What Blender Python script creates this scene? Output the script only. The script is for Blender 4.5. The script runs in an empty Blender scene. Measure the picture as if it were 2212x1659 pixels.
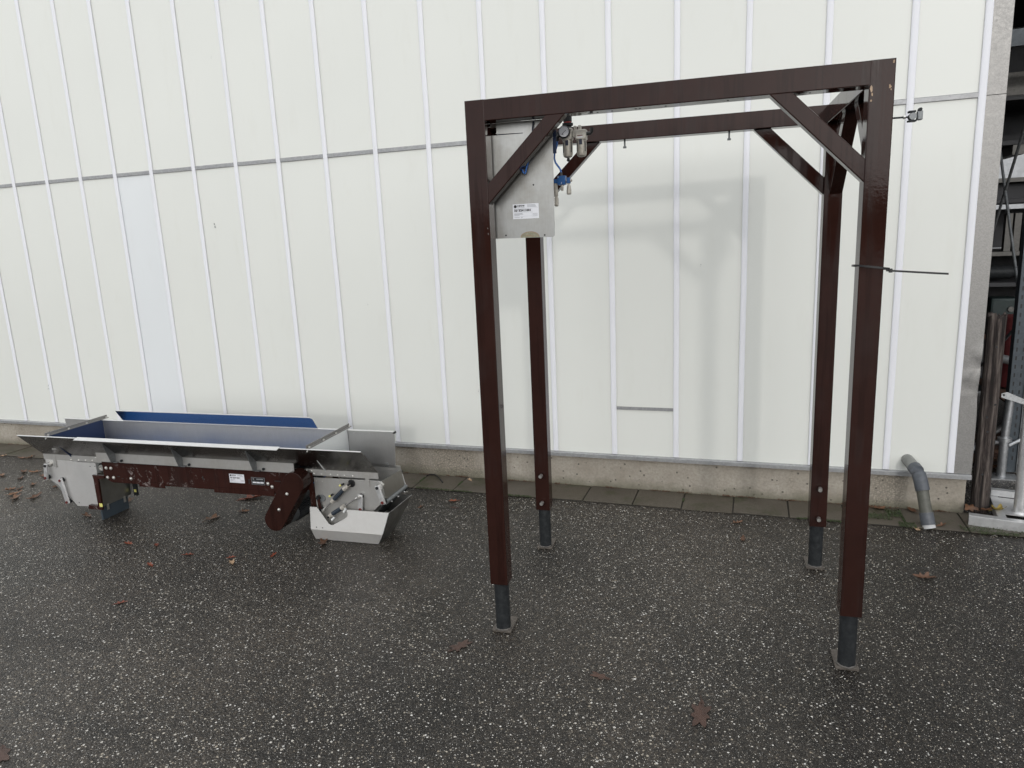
import bpy, bmesh, math, random
from mathutils import Vector, Matrix
random.seed(7)
scene = bpy.context.scene
C = scene.collection
R = math.radians

# ------------------------------------------------------------------ camera
F_PX, PITCH, ROLL, YAW = 1521.02, 0.2037, -0.0451, -0.3365      # measured at 2212 px width
def make_camera():
    cy, sy, cp, sp, cr, sr = math.cos(YAW), math.sin(YAW), math.cos(PITCH), math.sin(PITCH), math.cos(ROLL), math.sin(ROLL)
    fw = Vector((sy*cp, cy*cp, -sp)); rt = Vector((cy, -sy, 0)); up = rt.cross(fw)
    r2 = cr*rt + sr*up; u2 = -sr*rt + cr*up
    cam = bpy.data.cameras.new('camera'); o = bpy.data.objects.new('camera', cam); C.objects.link(o)
    cam.sensor_fit = 'HORIZONTAL'; cam.sensor_width = 36; cam.lens = F_PX/2212*36
    cam.clip_start = 0.05; cam.clip_end = 2000
    m = Matrix((r2, u2, -fw)).transposed().to_4x4(); m.translation = (0, 0, 1.6)
    o.matrix_world = m
    scene.camera = o
make_camera()

# ------------------------------------------------------------------ sky, sun, exposure (overcast)
SUN_EL, SUN_AZ = R(13.8), R(160.0)      # azimuth clockwise from +Y: low veiled winter sun behind the camera, to its right
w = bpy.data.worlds.new('World'); scene.world = w; w.use_nodes = True
nt = w.node_tree; nt.nodes.clear()
sky = nt.nodes.new('ShaderNodeTexSky'); sky.sky_type = 'NISHITA'; sky.sun_disc = False
sky.sun_elevation = SUN_EL; sky.sun_rotation = SUN_AZ; sky.air_density = 1.0; sky.dust_density = 4.0; sky.ozone_density = 1.0
hs = nt.nodes.new('ShaderNodeHueSaturation'); hs.inputs['Saturation'].default_value = 0.14
mixc = nt.nodes.new('ShaderNodeMix'); mixc.data_type = 'RGBA'; mixc.inputs[0].default_value = 0.72
mixc.inputs[7].default_value = (16.6, 17.0, 17.4, 1)         # even cloud cover over the clear-sky gradient
bg = nt.nodes.new('ShaderNodeBackground'); bg.inputs['Strength'].default_value = 0.145
wo = nt.nodes.new('ShaderNodeOutputWorld')
nt.links.new(sky.outputs[0], hs.inputs['Color']); nt.links.new(hs.outputs[0], mixc.inputs[6])
nt.links.new(mixc.outputs[2], bg.inputs['Color']); nt.links.new(bg.outputs[0], wo.inputs['Surface'])
sl = bpy.data.lights.new('sun', 'SUN'); sl.energy = 0.5; sl.angle = R(2.4); sl.color = (1, .97, .93)
so = bpy.data.objects.new('sun', sl); C.objects.link(so)
sd = Vector((math.sin(SUN_AZ)*math.cos(SUN_EL), math.cos(SUN_AZ)*math.cos(SUN_EL), math.sin(SUN_EL)))
so.rotation_euler = sd.to_track_quat('Z', 'Y').to_euler(); so.location = (0, -5, 12)
vs = scene.view_settings
scene.display_settings.display_device = 'sRGB'
vs.view_transform = 'Standard'; vs.look = 'None'; vs.exposure = -0.47; vs.gamma = 1.0; vs.use_curve_mapping = False
scene.cycles.use_denoising = True
scene.cycles.max_bounces = 6; scene.cycles.diffuse_bounces = 3; scene.cycles.glossy_bounces = 4; scene.cycles.caustics_reflective = False; scene.cycles.caustics_refractive = False

# ------------------------------------------------------------------ materials
class Mat:
    def __init__(s, name, col=(.5,.5,.5), rough=.5, metal=0., ior=1.5, spec=.5):
        s.m = bpy.data.materials.new(name); s.m.use_nodes = True
        s.nt = s.m.node_tree; s.n = s.nt.nodes; s.l = s.nt.links
        s.b = s.n['Principled BSDF']
        s.set('Base Color', (*col, 1)); s.set('Roughness', rough); s.set('Metallic', metal); s.set('IOR', ior); s.set('Specular IOR Level', spec)
        s._co = None
    def set(s, k, v): s.b.inputs[k].default_value = v
    def co(s):
        if not s._co: s._co = s.n.new('ShaderNodeTexCoord')
        return s._co.outputs['Object']
    def mapped(s, scale, rot=(0,0,0)):
        mp = s.n.new('ShaderNodeMapping'); mp.inputs['Scale'].default_value = scale; mp.inputs['Rotation'].default_value = rot
        s.l.new(s.co(), mp.inputs['Vector']); return mp.outputs[0]
    dim = '3D'
    def noise(s, scale, detail=3, rough=.55, vec=None, dist=0):
        t = s.n.new('ShaderNodeTexNoise'); t.noise_dimensions = s.dim; t.inputs['Scale'].default_value = scale; t.inputs['Detail'].default_value = detail
        t.inputs['Roughness'].default_value = rough; t.inputs['Distortion'].default_value = dist
        s.l.new(vec or s.co(), t.inputs['Vector']); return t.outputs['Fac']
    def voro(s, scale, feature='F1', vec=None, rnd=1.0):
        t = s.n.new('ShaderNodeTexVoronoi'); t.voronoi_dimensions = s.dim; t.inputs['Scale'].default_value = scale; t.feature = feature
        t.inputs['Randomness'].default_value = rnd
        s.l.new(vec or s.co(), t.inputs['Vector']); return t
    def ramp(s, fac, stops, interp='LINEAR'):
        r = s.n.new('ShaderNodeValToRGB'); e = r.color_ramp.elements; r.color_ramp.interpolation = interp
        while len(e) < len(stops): e.new(.5)
        for el, (p, c) in zip(e, stops):
            el.position = p; el.color = (*c, 1) if isinstance(c, tuple) else (c, c, c, 1)
        s.l.new(fac, r.inputs[0]); return r.outputs[0]
    def math(s, op, a, b=None, c=None):
        m = s.n.new('ShaderNodeMath'); m.operation = op
        for i, v in enumerate((a, b, c)):
            if v is None: continue
            if isinstance(v, (int, float)): m.inputs[i].default_value = v
            else: s.l.new(v, m.inputs[i])
        return m.outputs[0]
    def mix(s, fac, a, b, mode='MIX'):
        m = s.n.new('ShaderNodeMix'); m.data_type = 'RGBA'; m.blend_type = mode
        for i, v in ((0, fac), (6, a), (7, b)):
            if isinstance(v, (int, float)): m.inputs[i].default_value = v
            elif isinstance(v, tuple): m.inputs[i].default_value = (*v, 1)
            else: s.l.new(v, m.inputs[i])
        return m.outputs[2]
    def col(s, x): s.l.new(x, s.b.inputs['Base Color']); return s
    def rgh(s, x): s.l.new(x, s.b.inputs['Roughness']); return s
    def bump(s, h, strength=.3, dist=.01):
        b = s.n.new('ShaderNodeBump'); b.inputs['Strength'].default_value = strength; b.inputs['Distance'].default_value = dist
        s.l.new(h, b.inputs['Height']); s.l.new(b.outputs[0], s.b.inputs['Normal']); return s

def mat_panel(name, base):
    m = Mat(name, base, .38, 0, 1.46)
    n = m.noise(1.1, 2); d = m.noise(9, 3, .7, m.mapped((1, 1, .25)))
    c = m.mix(m.ramp(n, [(.3, 0.), (.75, 1.)]), base, tuple(x*.965 for x in base))
    c = m.mix(m.ramp(d, [(.58, 0.), (.85, .3)]), c, tuple(x*.88 for x in (base[0], base[1]*.985, base[2]*.95)))
    m.col(c)
    return m.m
M = {}
M['panel'] = mat_panel('panel_cream', (.80, .81, .765))
M['panel_blue'] = mat_panel('panel_bluish', (.80, .824, .835))
def mat_rib():
    m = Mat('rib_white', (.84, .845, .885), .55)
    d = m.noise(14, 5, .7, m.mapped((1, 1, .12)))
    m.col(m.mix(m.ramp(d, [(.55, 0.), (.8, .5)]), (.84, .845, .885), (.66, .66, .68))); return m.m
M['rib'] = mat_rib()
def mat_trim(name, a, b, metal=.55, rough=.5, sc=26):
    m = Mat(name, a, rough, metal)
    n = m.noise(sc, 6, .7); v = m.voro(sc*3.5)
    c = m.mix(m.ramp(n, [(.3, 0.), (.75, 1.)]), a, b)
    q = m.n.new('ShaderNodeSeparateColor'); m.l.new(v.outputs['Color'], q.inputs[0])
    c = m.mix(.10, c, q.outputs[0], 'OVERLAY')
    m.col(c); m.rgh(m.ramp(n, [(.2, rough-.1), (.8, rough+.12)])); m.bump(n, .12, .004); return m.m
M['trim'] = mat_trim('grey_trim', (.33, .335, .345), (.42, .42, .42))
M['corner'] = mat_trim('corner_trim', (.275, .268, .258), (.315, .307, .297), .6, .45, 60)
def mat_concrete():
    m = Mat('plinth_concrete', (.45, .41, .35), .85)
    n = m.noise(5, 5, .6); f = m.noise(70, 4, .7); v = m.voro(95)
    c = m.mix(m.ramp(n, [(.3, 0.), (.7, 1.)]), (.30, .265, .215), (.46, .42, .36))
    c = m.mix(m.ramp(f, [(.35, .55), (.6, 0.)]), c, (.25, .225, .19))
    # stretches of exposed gravel
    band = m.noise(3.4, 3, .6, m.mapped((1, 1, .2)))
    bm_ = m.ramp(band, [(.52, 0.), (.62, 1.)])
    g = m.mix(m.ramp(v.outputs['Distance'], [(.25, 0.), (.6, 1.)]), m.ramp(v.outputs['Color'], [(0, (.20, .17, .13)), (1, (.62, .56, .46))]), (.10, .09, .075))
    g = m.mix(.4, g, (.42, .37, .30))
    c = m.mix(m.math('MULTIPLY', bm_, .75), c, g)
    pv = m.voro(22); pits = m.ramp(pv.outputs['Distance'], [(.10, 1.), (.15, 0.)])
    c = m.mix(m.math('MULTIPLY', pits, .85), c, (.09, .08, .07))
    # damp, algae at the foot
    sx = m.n.new('ShaderNodeSeparateXYZ'); m.l.new(m.co(), sx.inputs[0])
    zf = m.math('ADD', sx.outputs[2], m.math('MULTIPLY', m.noise(9, 4), -.10))
    foot = m.ramp(m.math('ADD', zf, .05), [(.0, .85), (.075, 0.)])
    c = m.mix(foot, c, (.12, .115, .075))
    m.col(c); h = m.math('SUBTRACT', m.math('ADD', f, m.math('MULTIPLY', bm_, v.outputs['Distance'])), pits)
    m.bump(h, .5, .006); return m.m
M['plinth'] = mat_concrete()
def mat_slab():
    m = Mat('paving_slab', (.2, .18, .15), .6)
    n = m.noise(3.0, 5, .65); f = m.noise(120, 3, .7); o = m.n.new('ShaderNodeObjectInfo')
    c = m.mix(m.ramp(n, [(.35, 0.), (.65, 1.)]), (.060, .051, .040), (.100, .086, .068))
    c = m.mix(m.math('MULTIPLY', o.outputs['Random'], .7), c, (.075, .062, .044))
    g = m.noise(5.0, 6, .7); gm = m.ramp(g, [(.52, 0.), (.66, .8)])
    c = m.mix(gm, c, (.040, .042, .018))
    c = m.mix(m.ramp(f, [(.62, 0.), (.75, .5)]), c, (.22, .20, .17))
    c = m.mix(m.ramp(f, [(.3, .6), (.45, 0.)]), c, (.04, .035, .03))
    m.col(c); m.bump(f, .5, .004); m.rgh(m.ramp(n, [(.3, .42), (.7, .7)])); return m.m
M['slab'] = mat_slab()
def mat_asphalt():
    m = Mat('wet_asphalt', (.04, .038, .035), .35, 0, 1.5, .32); m.dim = '2D'
    big = m.noise(.55, 4, .6); mid = m.noise(3.5, 4, .6); fine = m.noise(230, 3, .7)
    a = m.voro(125); ac = a.outputs['Color']
    sep = m.n.new('ShaderNodeSeparateColor'); m.l.new(ac, sep.inputs[0])
    c = m.mix(m.ramp(mid, [(.3, 0.), (.7, 1.)]), (.017, .0152, .0138), (.026, .0232, .021))
    stone = m.ramp(sep.outputs[0], [(0, (.009, .008, .007)), (.45, (.026, .023, .0205)), (.8, (.044, .038, .032)), (1, (.075, .063, .049))])
    c = m.mix(.62, c, stone)
    mac = m.ramp(m.noise(.7, 4, .62), [(.32, (.50, .48, .455)), (.5, (.95, .91, .86)), (.70, (1.4, 1.33, 1.25))])
    c = m.mix(1., c, mac, 'MULTIPLY')
    blot = m.ramp(m.noise(2.1, 5, .7), [(.60, 0.), (.72, .55)]); c = m.mix(blot, c, (.012, .0105, .0095))
    strk = m.ramp(m.noise(1.5, 4, .6, m.mapped((.55, 3.6, 1), (0, 0, .35))), [(.64, 0.), (.72, .6)]); c = m.mix(strk, c, (.010, .009, .008))
    dens = m.ramp(m.noise(.9, 3, .6), [(.30, .74), (.62, 1.)])
    # pale chips, two sizes
    def chips(scale, rmax, cut):
        mp = m.mapped((1, 1, 1), (0, 0, .3*scale)); v = m.voro(scale, vec=mp)
        q = m.n.new('ShaderNodeSeparateColor'); m.l.new(v.outputs['Color'], q.inputs[0])
        sel = m.math('MULTIPLY', m.ramp(q.outputs[0], [(cut, 0.), (1., 1.)]), dens)
        rad = m.math('MULTIPLY', sel, rmax)
        wob = m.math('MULTIPLY', m.math('SUBTRACT', m.noise(scale*3.2, 2), .5), .22)
        d = m.math('ADD', v.outputs['Distance'], wob)
        mask = m.math('GREATER_THAN', m.math('SUBTRACT', rad, d), 0)
        tone = m.ramp(q.outputs[1], [(0, (.30, .25, .19)), (.3, (.44, .40, .33)), (.65, (.56, .53, .48)), (1, (.74, .72, .68))])
        return mask, tone
    k1, t1 = chips(76, .36, .80); k2, t2 = chips(145, .36, .79); k3, t3 = chips(250, .37, .64)
    c = m.mix(m.math('MULTIPLY', k3, .40), c, t3); c = m.mix(m.math('MULTIPLY', k2, .85), c, t2); c = m.mix(m.math('MULTIPLY', k1, .88), c, t1)
    m.col(c)
    h = m.math('ADD', m.math('MULTIPLY', a.outputs['Distance'], -1.), m.math('MULTIPLY', fine, .35))
    m.bump(h, .55, .006)
    m.rgh(m.ramp(big, [(.3, .22), (.7, .46)]))
    return m.m
M['asphalt'] = mat_asphalt()
def mat_paint(name, base, wear=0.):
    m = Mat(name, base, .2, 0, 1.28)
    n = m.noise(7, 5, .6); st = m.noise(22, 4, .65, m.mapped((1, 1, .035)))
    c = m.mix(m.ramp(n, [(.3, 0.), (.75, 1.)]), base, tuple(x*1.35 for x in base))
    c = m.mix(m.ramp(st, [(.52, 0.), (.56, .5), (.62, 0.)]), c, tuple(x*.5 for x in base))
    dry = m.math('MULTIPLY', m.ramp(m.noise(3.1, 3, .6), [(.50, 0.), (.64, .6)]), m.ramp(st, [(.44, 0.), (.50, 1.)]))
    c = m.mix(dry, c, (.032, .019, .017))
    if wear:
        k = m.noise(16, 8, .78, None, .6); z = m.noise(2.4, 2)
        msk = m.math('MULTIPLY', m.ramp(k, [(.565, 0.), (.62, 1.)]), m.ramp(z, [(.42, 0.), (.58, wear)]))
        c = m.mix(msk, c, (.26, .22, .21))
    ch = m.voro(34); cm = m.ramp(ch.outputs['Distance'], [(.028, .8), (.045, 0.)])
    c = m.mix(m.math('MULTIPLY', cm, m.ramp(m.noise(5, 2), [(.5, 0.), (.6, 1.)])), c, (.012, .006, .005))
    m.col(c); m.rgh(m.ramp(st, [(.35, .05), (.52, .09), (.60, .20), (.75, .10)])); m.bump(m.noise(60, 3), .05, .003); return m.m
M['brown'] = mat_paint('brown_paint', (.0235, .0088, .0066))
M['brown_worn'] = mat_paint('brown_paint_worn', (.0310, .0110, .0084), .8)
def mat_steel(name, base=(.64, .63, .61), rough=.46, dirt=.35, tint=(.30, .27, .22), aniso=(60, 60, 4)):
    m = Mat(name, base, rough, 1.0)
    br = m.noise(4, 3, .6, m.mapped(aniso)); n = m.noise(6, 5, .65)
    c = m.mix(m.ramp(n, [(.42, 0.), (.75, dirt)]), base, tint)
    c = m.mix(.10, c, br, 'OVERLAY')
    m.col(c); m.rgh(m.math('ADD', m.ramp(n, [(.25, rough-.06), (.8, rough+.10)]), m.math('MULTIPLY', br, .08)))
    m.bump(br, .04, .002); return m.m
M['steel'] = mat_steel('stainless')
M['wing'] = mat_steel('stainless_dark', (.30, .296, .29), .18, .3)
M['guard'] = mat_steel('stainless_mirror', (.60, .60, .61), .12, .1)
M['steel_back'] = mat_steel('stainless_brushed', (.56, .555, .55), .42, .2)
M['steel_plate'] = mat_steel('stainless_grimy', (.42, .42, .41), .30, .6, (.22, .20, .155))
M['steel_scoop'] = mat_steel('stainless_clean', (.80, .79, .775), .50, .2)
M['steel_bright'] = mat_steel('stainless_bright', (.88, .87, .85), .66, .12)
M['galv'] = mat_trim('galvanised', (.42, .43, .44), (.55, .56, .57), .8, .42, 30)
M['galv_dark'] = mat_trim('galvanised_dull', (.17, .18, .185), (.26, .27, .275), .6, .5, 30)
M['alu'] = mat_trim('aluminium', (.62, .62, .62), (.74, .74, .74), .75, .4, 24)
M['zinc'] = mat_trim('zinc_bolt', (.62, .61, .58), (.75, .74, .71), .9, .33, 60)
M['foot'] = mat_trim('raw_steel_tube', (.018, .020, .022), (.042, .045, .047), .2, .5, 34)
M['foot'].node_tree.nodes['Principled BSDF'].inputs['Specular IOR Level'].default_value = .18
M['plate_rust'] = mat_trim('rusty_plate', (.075, .064, .055), (.14, .122, .105), .2, .6, 50)
M['weld'] = mat_trim('weld_metal', (.09, .082, .075), (.20, .185, .17), .5, .55, 90)
M['edge'] = mat_steel('sheared_edge', (.80, .80, .80), .42, .05)
M['black'] = Mat('black_plastic', (.012, .012, .013), .38).m
M['rubber'] = Mat('slate_rubber', (.045, .06, .075), .5).m
M['white_pl'] = Mat('white_plastic', (.78, .80, .79), .45).m
M['yellow'] = Mat('yellow_plastic', (.70, .66, .20), .45).m
M['redcap'] = Mat('dark_red_cap', (.13, .018, .016), .4).m
M['red'] = Mat('red_ring', (.55, .06, .05), .4).m
M['cyl'] = Mat('cylinder_slate', (.030, .040, .055), .3).m
M['belt'] = Mat('blue_belt', (.020, .115, .37), .5).m
M['navy'] = Mat('navy_plate', (.020, .035, .085), .45).m
M['bluemetal'] = Mat('blue_anodised', (.012, .085, .26), .35, .2).m
M['bluetube'] = Mat('blue_tube', (.015, .12, .42), .35).m
M['navytube'] = Mat('dark_blue_tube', (.010, .014, .04), .4).m
M['ink'] = Mat('ink', (.012, .012, .014), .5).m
M['inkgrey'] = Mat('ink_grey', (.34, .35, .38), .5).m
M['label'] = Mat('label_white', (.80, .81, .85), .4).m
M['darkhole'] = Mat('hole_dark', (.008, .008, .008), .7).m
M['alu_cast'] = mat_trim('cast_alloy', (.50, .47, .42), (.62, .59, .53), .35, .42, 60)
M['bowl'] = mat_trim('bowl_guard', (.40, .37, .32), (.52, .49, .43), .25, .35, 40)
M['pvc'] = mat_trim('grey_pvc', (.055, .062, .074), (.095, .102, .115), 0, .42, 12)
M['pvc_old'] = mat_trim('weathered_pvc', (.055, .055, .043), (.13, .13, .11), 0, .45, 14)
M['pvc_stub'] = mat_trim('grey_pvc_stub', (.15, .155, .145), (.24, .24, .225), 0, .45, 10)
M['mortar'] = Mat('pale_mortar', (.5, .5, .5), .9).m
def mat_wood():
    m = Mat('weathered_wood', (.1, .07, .06), .8)
    g = m.noise(9, 6, .7, m.mapped((6, 6, .35)), .4); n = m.noise(5, 4)
    c = m.ramp(g, [(.38, (.008, .006, .005)), (.47, (.038, .028, .025)), (.56, (.10, .08, .07)), (.68, (.24, .205, .18))])
    c = m.mix(m.ramp(n, [(.5, 0.), (.7, .3)]), c, (.05, .028, .024)); m.col(c); m.bump(g, 1., .02); return m.m
M['wood'] = mat_wood()
def mat_leaf(name, a, b, c_):
    m = Mat(name, a, .5); o = m.n.new('ShaderNodeObjectInfo'); n = m.noise(40, 4)
    c = m.ramp(o.outputs['Random'], [(0, a), (.5, b), (1, c_)])
    c = m.mix(m.ramp(n, [(.45, 0.), (.7, .6)]), c, tuple(x*.4 for x in a)); m.col(c); return m.m
M['leaf'] = mat_leaf('brown_leaf', (.10, .045, .022), (.15, .075, .04), (.21, .115, .065))
M['leaf_red'] = mat_leaf('red_brown_leaf', (.16, .035, .016), (.20, .05, .022), (.24, .075, .03))
M['leaf_wet'] = mat_leaf('wet_flat_leaf', (.055, .026, .018), (.07, .035, .024), (.085, .045, .03))
M['leaf_pale'] = mat_leaf('pale_leaf', (.42, .28, .17), (.46, .33, .22), (.38, .24, .14))
M['leaf_yellow'] = mat_leaf('yellow_leaf', (.33, .25, .06), (.35, .27, .08), (.30, .22, .05))
M['moss'] = mat_leaf('moss', (.030, .048, .010), (.036, .056, .012), (.04, .062, .015))
M['litter'] = mat_leaf('leaf_litter', (.10, .045, .022), (.12, .055, .028), (.14, .07, .035))
M['shed'] = mat_trim('shed_dark', (.03, .031, .034), (.05, .05, .055), .1, .6, 5)
M['rackblue'] = mat_trim('rack_blue_grey', (.055, .068, .08), (.085, .10, .115), .3, .45, 20)
M['dark_green'] = mat_trim('dark_green_paint', (.012, .022, .022), (.02, .035, .034), .2, .5, 20)
M['dull_alu'] = mat_trim('dull_profile', (.09, .087, .082), (.15, .145, .135), .5, .5, 20)
M['redpaint'] = mat_trim('dull_red_paint', (.10, .018, .02), (.14, .03, .03), .1, .5, 20)
M['board'] = mat_trim('old_board', (.06, .03, .02), (.11, .06, .04), 0, .8, 12)
M['farwall'] = mat_trim('far_cladding', (.42, .43, .44), (.5, .51, .52), 0, .6, 3)

# ------------------------------------------------------------------ mesh helpers
class MB:
    def __init__(s): s.v = []; s.f = []
    def add(s, v, f):
        k = len(s.v); s.v += [tuple(x) for x in v]; s.f += [tuple(i+k for i in q) for q in f]; return s
    def box(s, x0, x1, y0, y1, z0, z1):
        v = [(x0,y0,z0),(x1,y0,z0),(x1,y1,z0),(x0,y1,z0),(x0,y0,z1),(x1,y0,z1),(x1,y1,z1),(x0,y1,z1)]
        return s.add(v, [(0,3,2,1),(4,5,6,7),(0,1,5,4),(1,2,6,5),(2,3,7,6),(3,0,4,7)])
    def prism(s, pts, a0, a1, axis='y'):
        """polygon in the plane across axis, extruded from a0 to a1"""
        def P(q, a):
            return (q[0], a, q[1]) if axis == 'y' else ((a, q[0], q[1]) if axis == 'x' else (q[0], q[1], a))
        n = len(pts); v = [P(q, a0) for q in pts] + [P(q, a1) for q in pts]
        f = [tuple(range(n)), tuple(range(2*n-1, n-1, -1))] + [(i, (i+1) % n, n+(i+1) % n, n+i) for i in range(n)]
        return s.add(v, f)
    def ring(s, p0, p1, prof, cap=True):
        """profile [(u,w)] swept from p0 to p1"""
        p0, p1 = Vector(p0), Vector(p1); d = (p1-p0).normalized()
        ref = Vector((0,1,0)) if abs(d.y) < .9 else Vector((1,0,0))
        u = d.cross(ref).normalized(); w_ = u.cross(d)
        n = len(prof)
        v = [p0+u*a+w_*b for a, b in prof] + [p1+u*a+w_*b for a, b in prof]
        f = [(i, (i+1) % n, n+(i+1) % n, n+i) for i in range(n)]
        if cap: f += [tuple(range(n-1, -1, -1)), tuple(range(n, 2*n))]
        return s.add(v, f)
    def cyl(s, p0, p1, r, seg=16, r2=None):
        p0, p1 = Vector(p0), Vector(p1); d = (p1-p0).normalized()
        ref = Vector((0,0,1)) if abs(d.z) < .9 else Vector((1,0,0))
        u = d.cross(ref).normalized(); w_ = u.cross(d); r2 = r if r2 is None else r2
        v = []
        for p, rr in ((p0, r), (p1, r2)):
            v += [p + (u*math.cos(2*math.pi*i/seg)+w_*math.sin(2*math.pi*i/seg))*rr for i in range(seg)]
        f = [(i, i+seg, (i+1) % seg+seg, (i+1) % seg) for i in range(seg)] + [tuple(range(seg)), tuple(range(2*seg-1, seg-1, -1))]
        return s.add(v, f)
    def tube(s, pts, r, seg=8):
        pts = [Vector(p) for p in pts]; v = []; f = []
        for i, p in enumerate(pts):
            d = (pts[min(i+1, len(pts)-1)]-pts[max(i-1, 0)]).normalized()
            ref = Vector((0,1,0)) if abs(d.y) < .9 else Vector((1,0,0))
            u = d.cross(ref).normalized(); w_ = u.cross(d)
            v += [p+(u*math.cos(2*math.pi*k/seg)+w_*math.sin(2*math.pi*k/seg))*r for k in range(seg)]
        for i in range(len(pts)-1):
            for k in range(seg): f.append((i*seg+k, i*seg+(k+1) % seg, (i+1)*seg+(k+1) % seg, (i+1)*seg+k))
        f += [tuple(range(seg-1, -1, -1)), tuple(range((len(pts)-1)*seg, len(pts)*seg))]
        return s.add(v, f)
    def lathe(s, c, prof, seg=20, axis='z'):
        """prof [(r, h)] around an axis through c"""
        c = Vector(c); v = []; f = []
        for r, h in prof:
            for k in range(seg):
                a = 2*math.pi*k/seg; q = (r*math.cos(a), r*math.sin(a), h)
                if axis == 'y': q = (q[0], q[2], q[1])
                if axis == 'x': q = (q[2], q[0], q[1])
                v.append(c+Vector(q))
        for i in range(len(prof)-1):
            for k in range(seg): f.append((i*seg+k, i*seg+(k+1) % seg, (i+1)*seg+(k+1) % seg, (i+1)*seg+k))
        f += [tuple(range(seg-1, -1, -1)), tuple(range((len(prof)-1)*seg, len(prof)*seg))]
        return s.add(v, f)
    def mesh(s, name, mat, bevel=0, seg=2, smooth=35):
        me = bpy.data.meshes.new(name); me.from_pydata(s.v, [], s.f); me.validate()
        bm = bmesh.new(); bm.from_mesh(me)
        bmesh.ops.recalc_face_normals(bm, faces=bm.faces)
        if bevel:
            ed = [e for e in bm.edges if len(e.link_faces) == 2 and e.calc_face_angle(0) > .6]
            bmesh.ops.bevel(bm, geom=ed, offset=bevel, segments=seg, affect='EDGES', profile=.5, clamp_overlap=True)
        bm.to_mesh(me); bm.free()
        me.materials.append(M[mat] if isinstance(mat, str) else mat)
        if bevel: smooth = min(smooth, 20)
        if smooth:
            me.polygons.foreach_set('use_smooth', [True]*len(me.polygons)); me.set_sharp_from_angle(angle=R(smooth))
        return me
    def build(s, name, mat, parent=None, **k): return link(name, s.mesh(name, mat, **k), parent)
def link(name, me, parent=None):
    o = bpy.data.objects.new(name, me); C.objects.link(o)
    if parent: o.parent = parent
    return o
def tag(o, label, cat=None, group=None, kind=None):
    if label: o['label'] = label
    if cat: o['category'] = cat
    if group: o['group'] = group
    if kind: o['kind'] = kind
    return o
def empty(name, loc=(0,0,0), rz=0):
    o = bpy.data.objects.new(name, None); C.objects.link(o); o.location = loc; o.rotation_euler = (0,0,rz); o.empty_display_size = .1
    return o
def rrect(a, b, r=.006, n=3):
    p = []
    for cx, cy, s0 in ((a/2-r, b/2-r, 0), (-a/2+r, b/2-r, 90), (-a/2+r, -b/2+r, 180), (a/2-r, -b/2+r, 270)):
        for k in range(n+1):
            t = R(s0+90*k/n); p.append((cx+r*math.cos(t), cy+r*math.sin(t)))
    return p
def text_mesh(txt, size, mat, name='lettering', bold=0.0):
    cu = bpy.data.curves.new(name, 'FONT'); cu.body = txt; cu.size = size; cu.offset = bold; cu.extrude = .0001; cu.align_x = 'LEFT'
    t = bpy.data.objects.new(name, cu); C.objects.link(t)
    bpy.context.view_layer.update()
    me = bpy.data.meshes.new_from_object(t.evaluated_get(bpy.context.evaluated_depsgraph_get()))
    bpy.data.objects.remove(t); bpy.data.curves.remove(cu)
    me.materials.clear(); me.materials.append(M[mat]); me.name = name
    return me
def text(txt, x, y, z, size, mat, parent, width=None, bold=0.0):
    """lettering on a plane that faces -y; x,z is its lower left corner"""
    me = text_mesh(txt, size, mat, bold=bold)
    xs = [v.co.x for v in me.vertices]; s = (width/(max(xs)-min(xs))) if width else 1
    o = link('lettering', me, parent); o.location = (x, y, z); o.rotation_euler = (R(90), 0, 0); o.scale = (s, 1, 1)
    return o

# ================================================================== ground
WY = 4.2445                                   # face of the wall
g = MB(); g.add([(-60,-60,0),(60,-60,0),(60,60,0),(-60,60,0)], [(0,1,2,3)])
tag(g.build('asphalt_ground', 'asphalt', smooth=0), 'dark wet asphalt yard flecked with pale stone chips', kind='structure')
hv = []; hf = []; rh = random.Random(21)  # added dark ridge, never in view, to darken reflections in the brown paint
for i in range(61):
    a = math.pi+math.pi*i/60; d_ = 46+rh.uniform(-3, 3)
    hv += [(d_*math.cos(a), d_*math.sin(a), -.2), (d_*1.05*math.cos(a), d_*1.05*math.sin(a), 3.6+rh.uniform(-.8, 1.2)), (d_*1.2*math.cos(a), d_*1.2*math.sin(a), -.2)]
for i in range(60): hf += [(3*i, 3*i+3, 3*i+4, 3*i+1), (3*i+1, 3*i+4, 3*i+5, 3*i+2)]
M['added_ridge'] = mat_trim('added_ridge_dark', (.02, .026, .012), (.045, .05, .025), 0, .9, .4)
tag(MB().add(hv, hf).build('added_dark_ridge', 'added_ridge', smooth=0), 'added low dark ridge, out of view behind the viewer, that darkens reflections in the paint', kind='structure')
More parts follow.
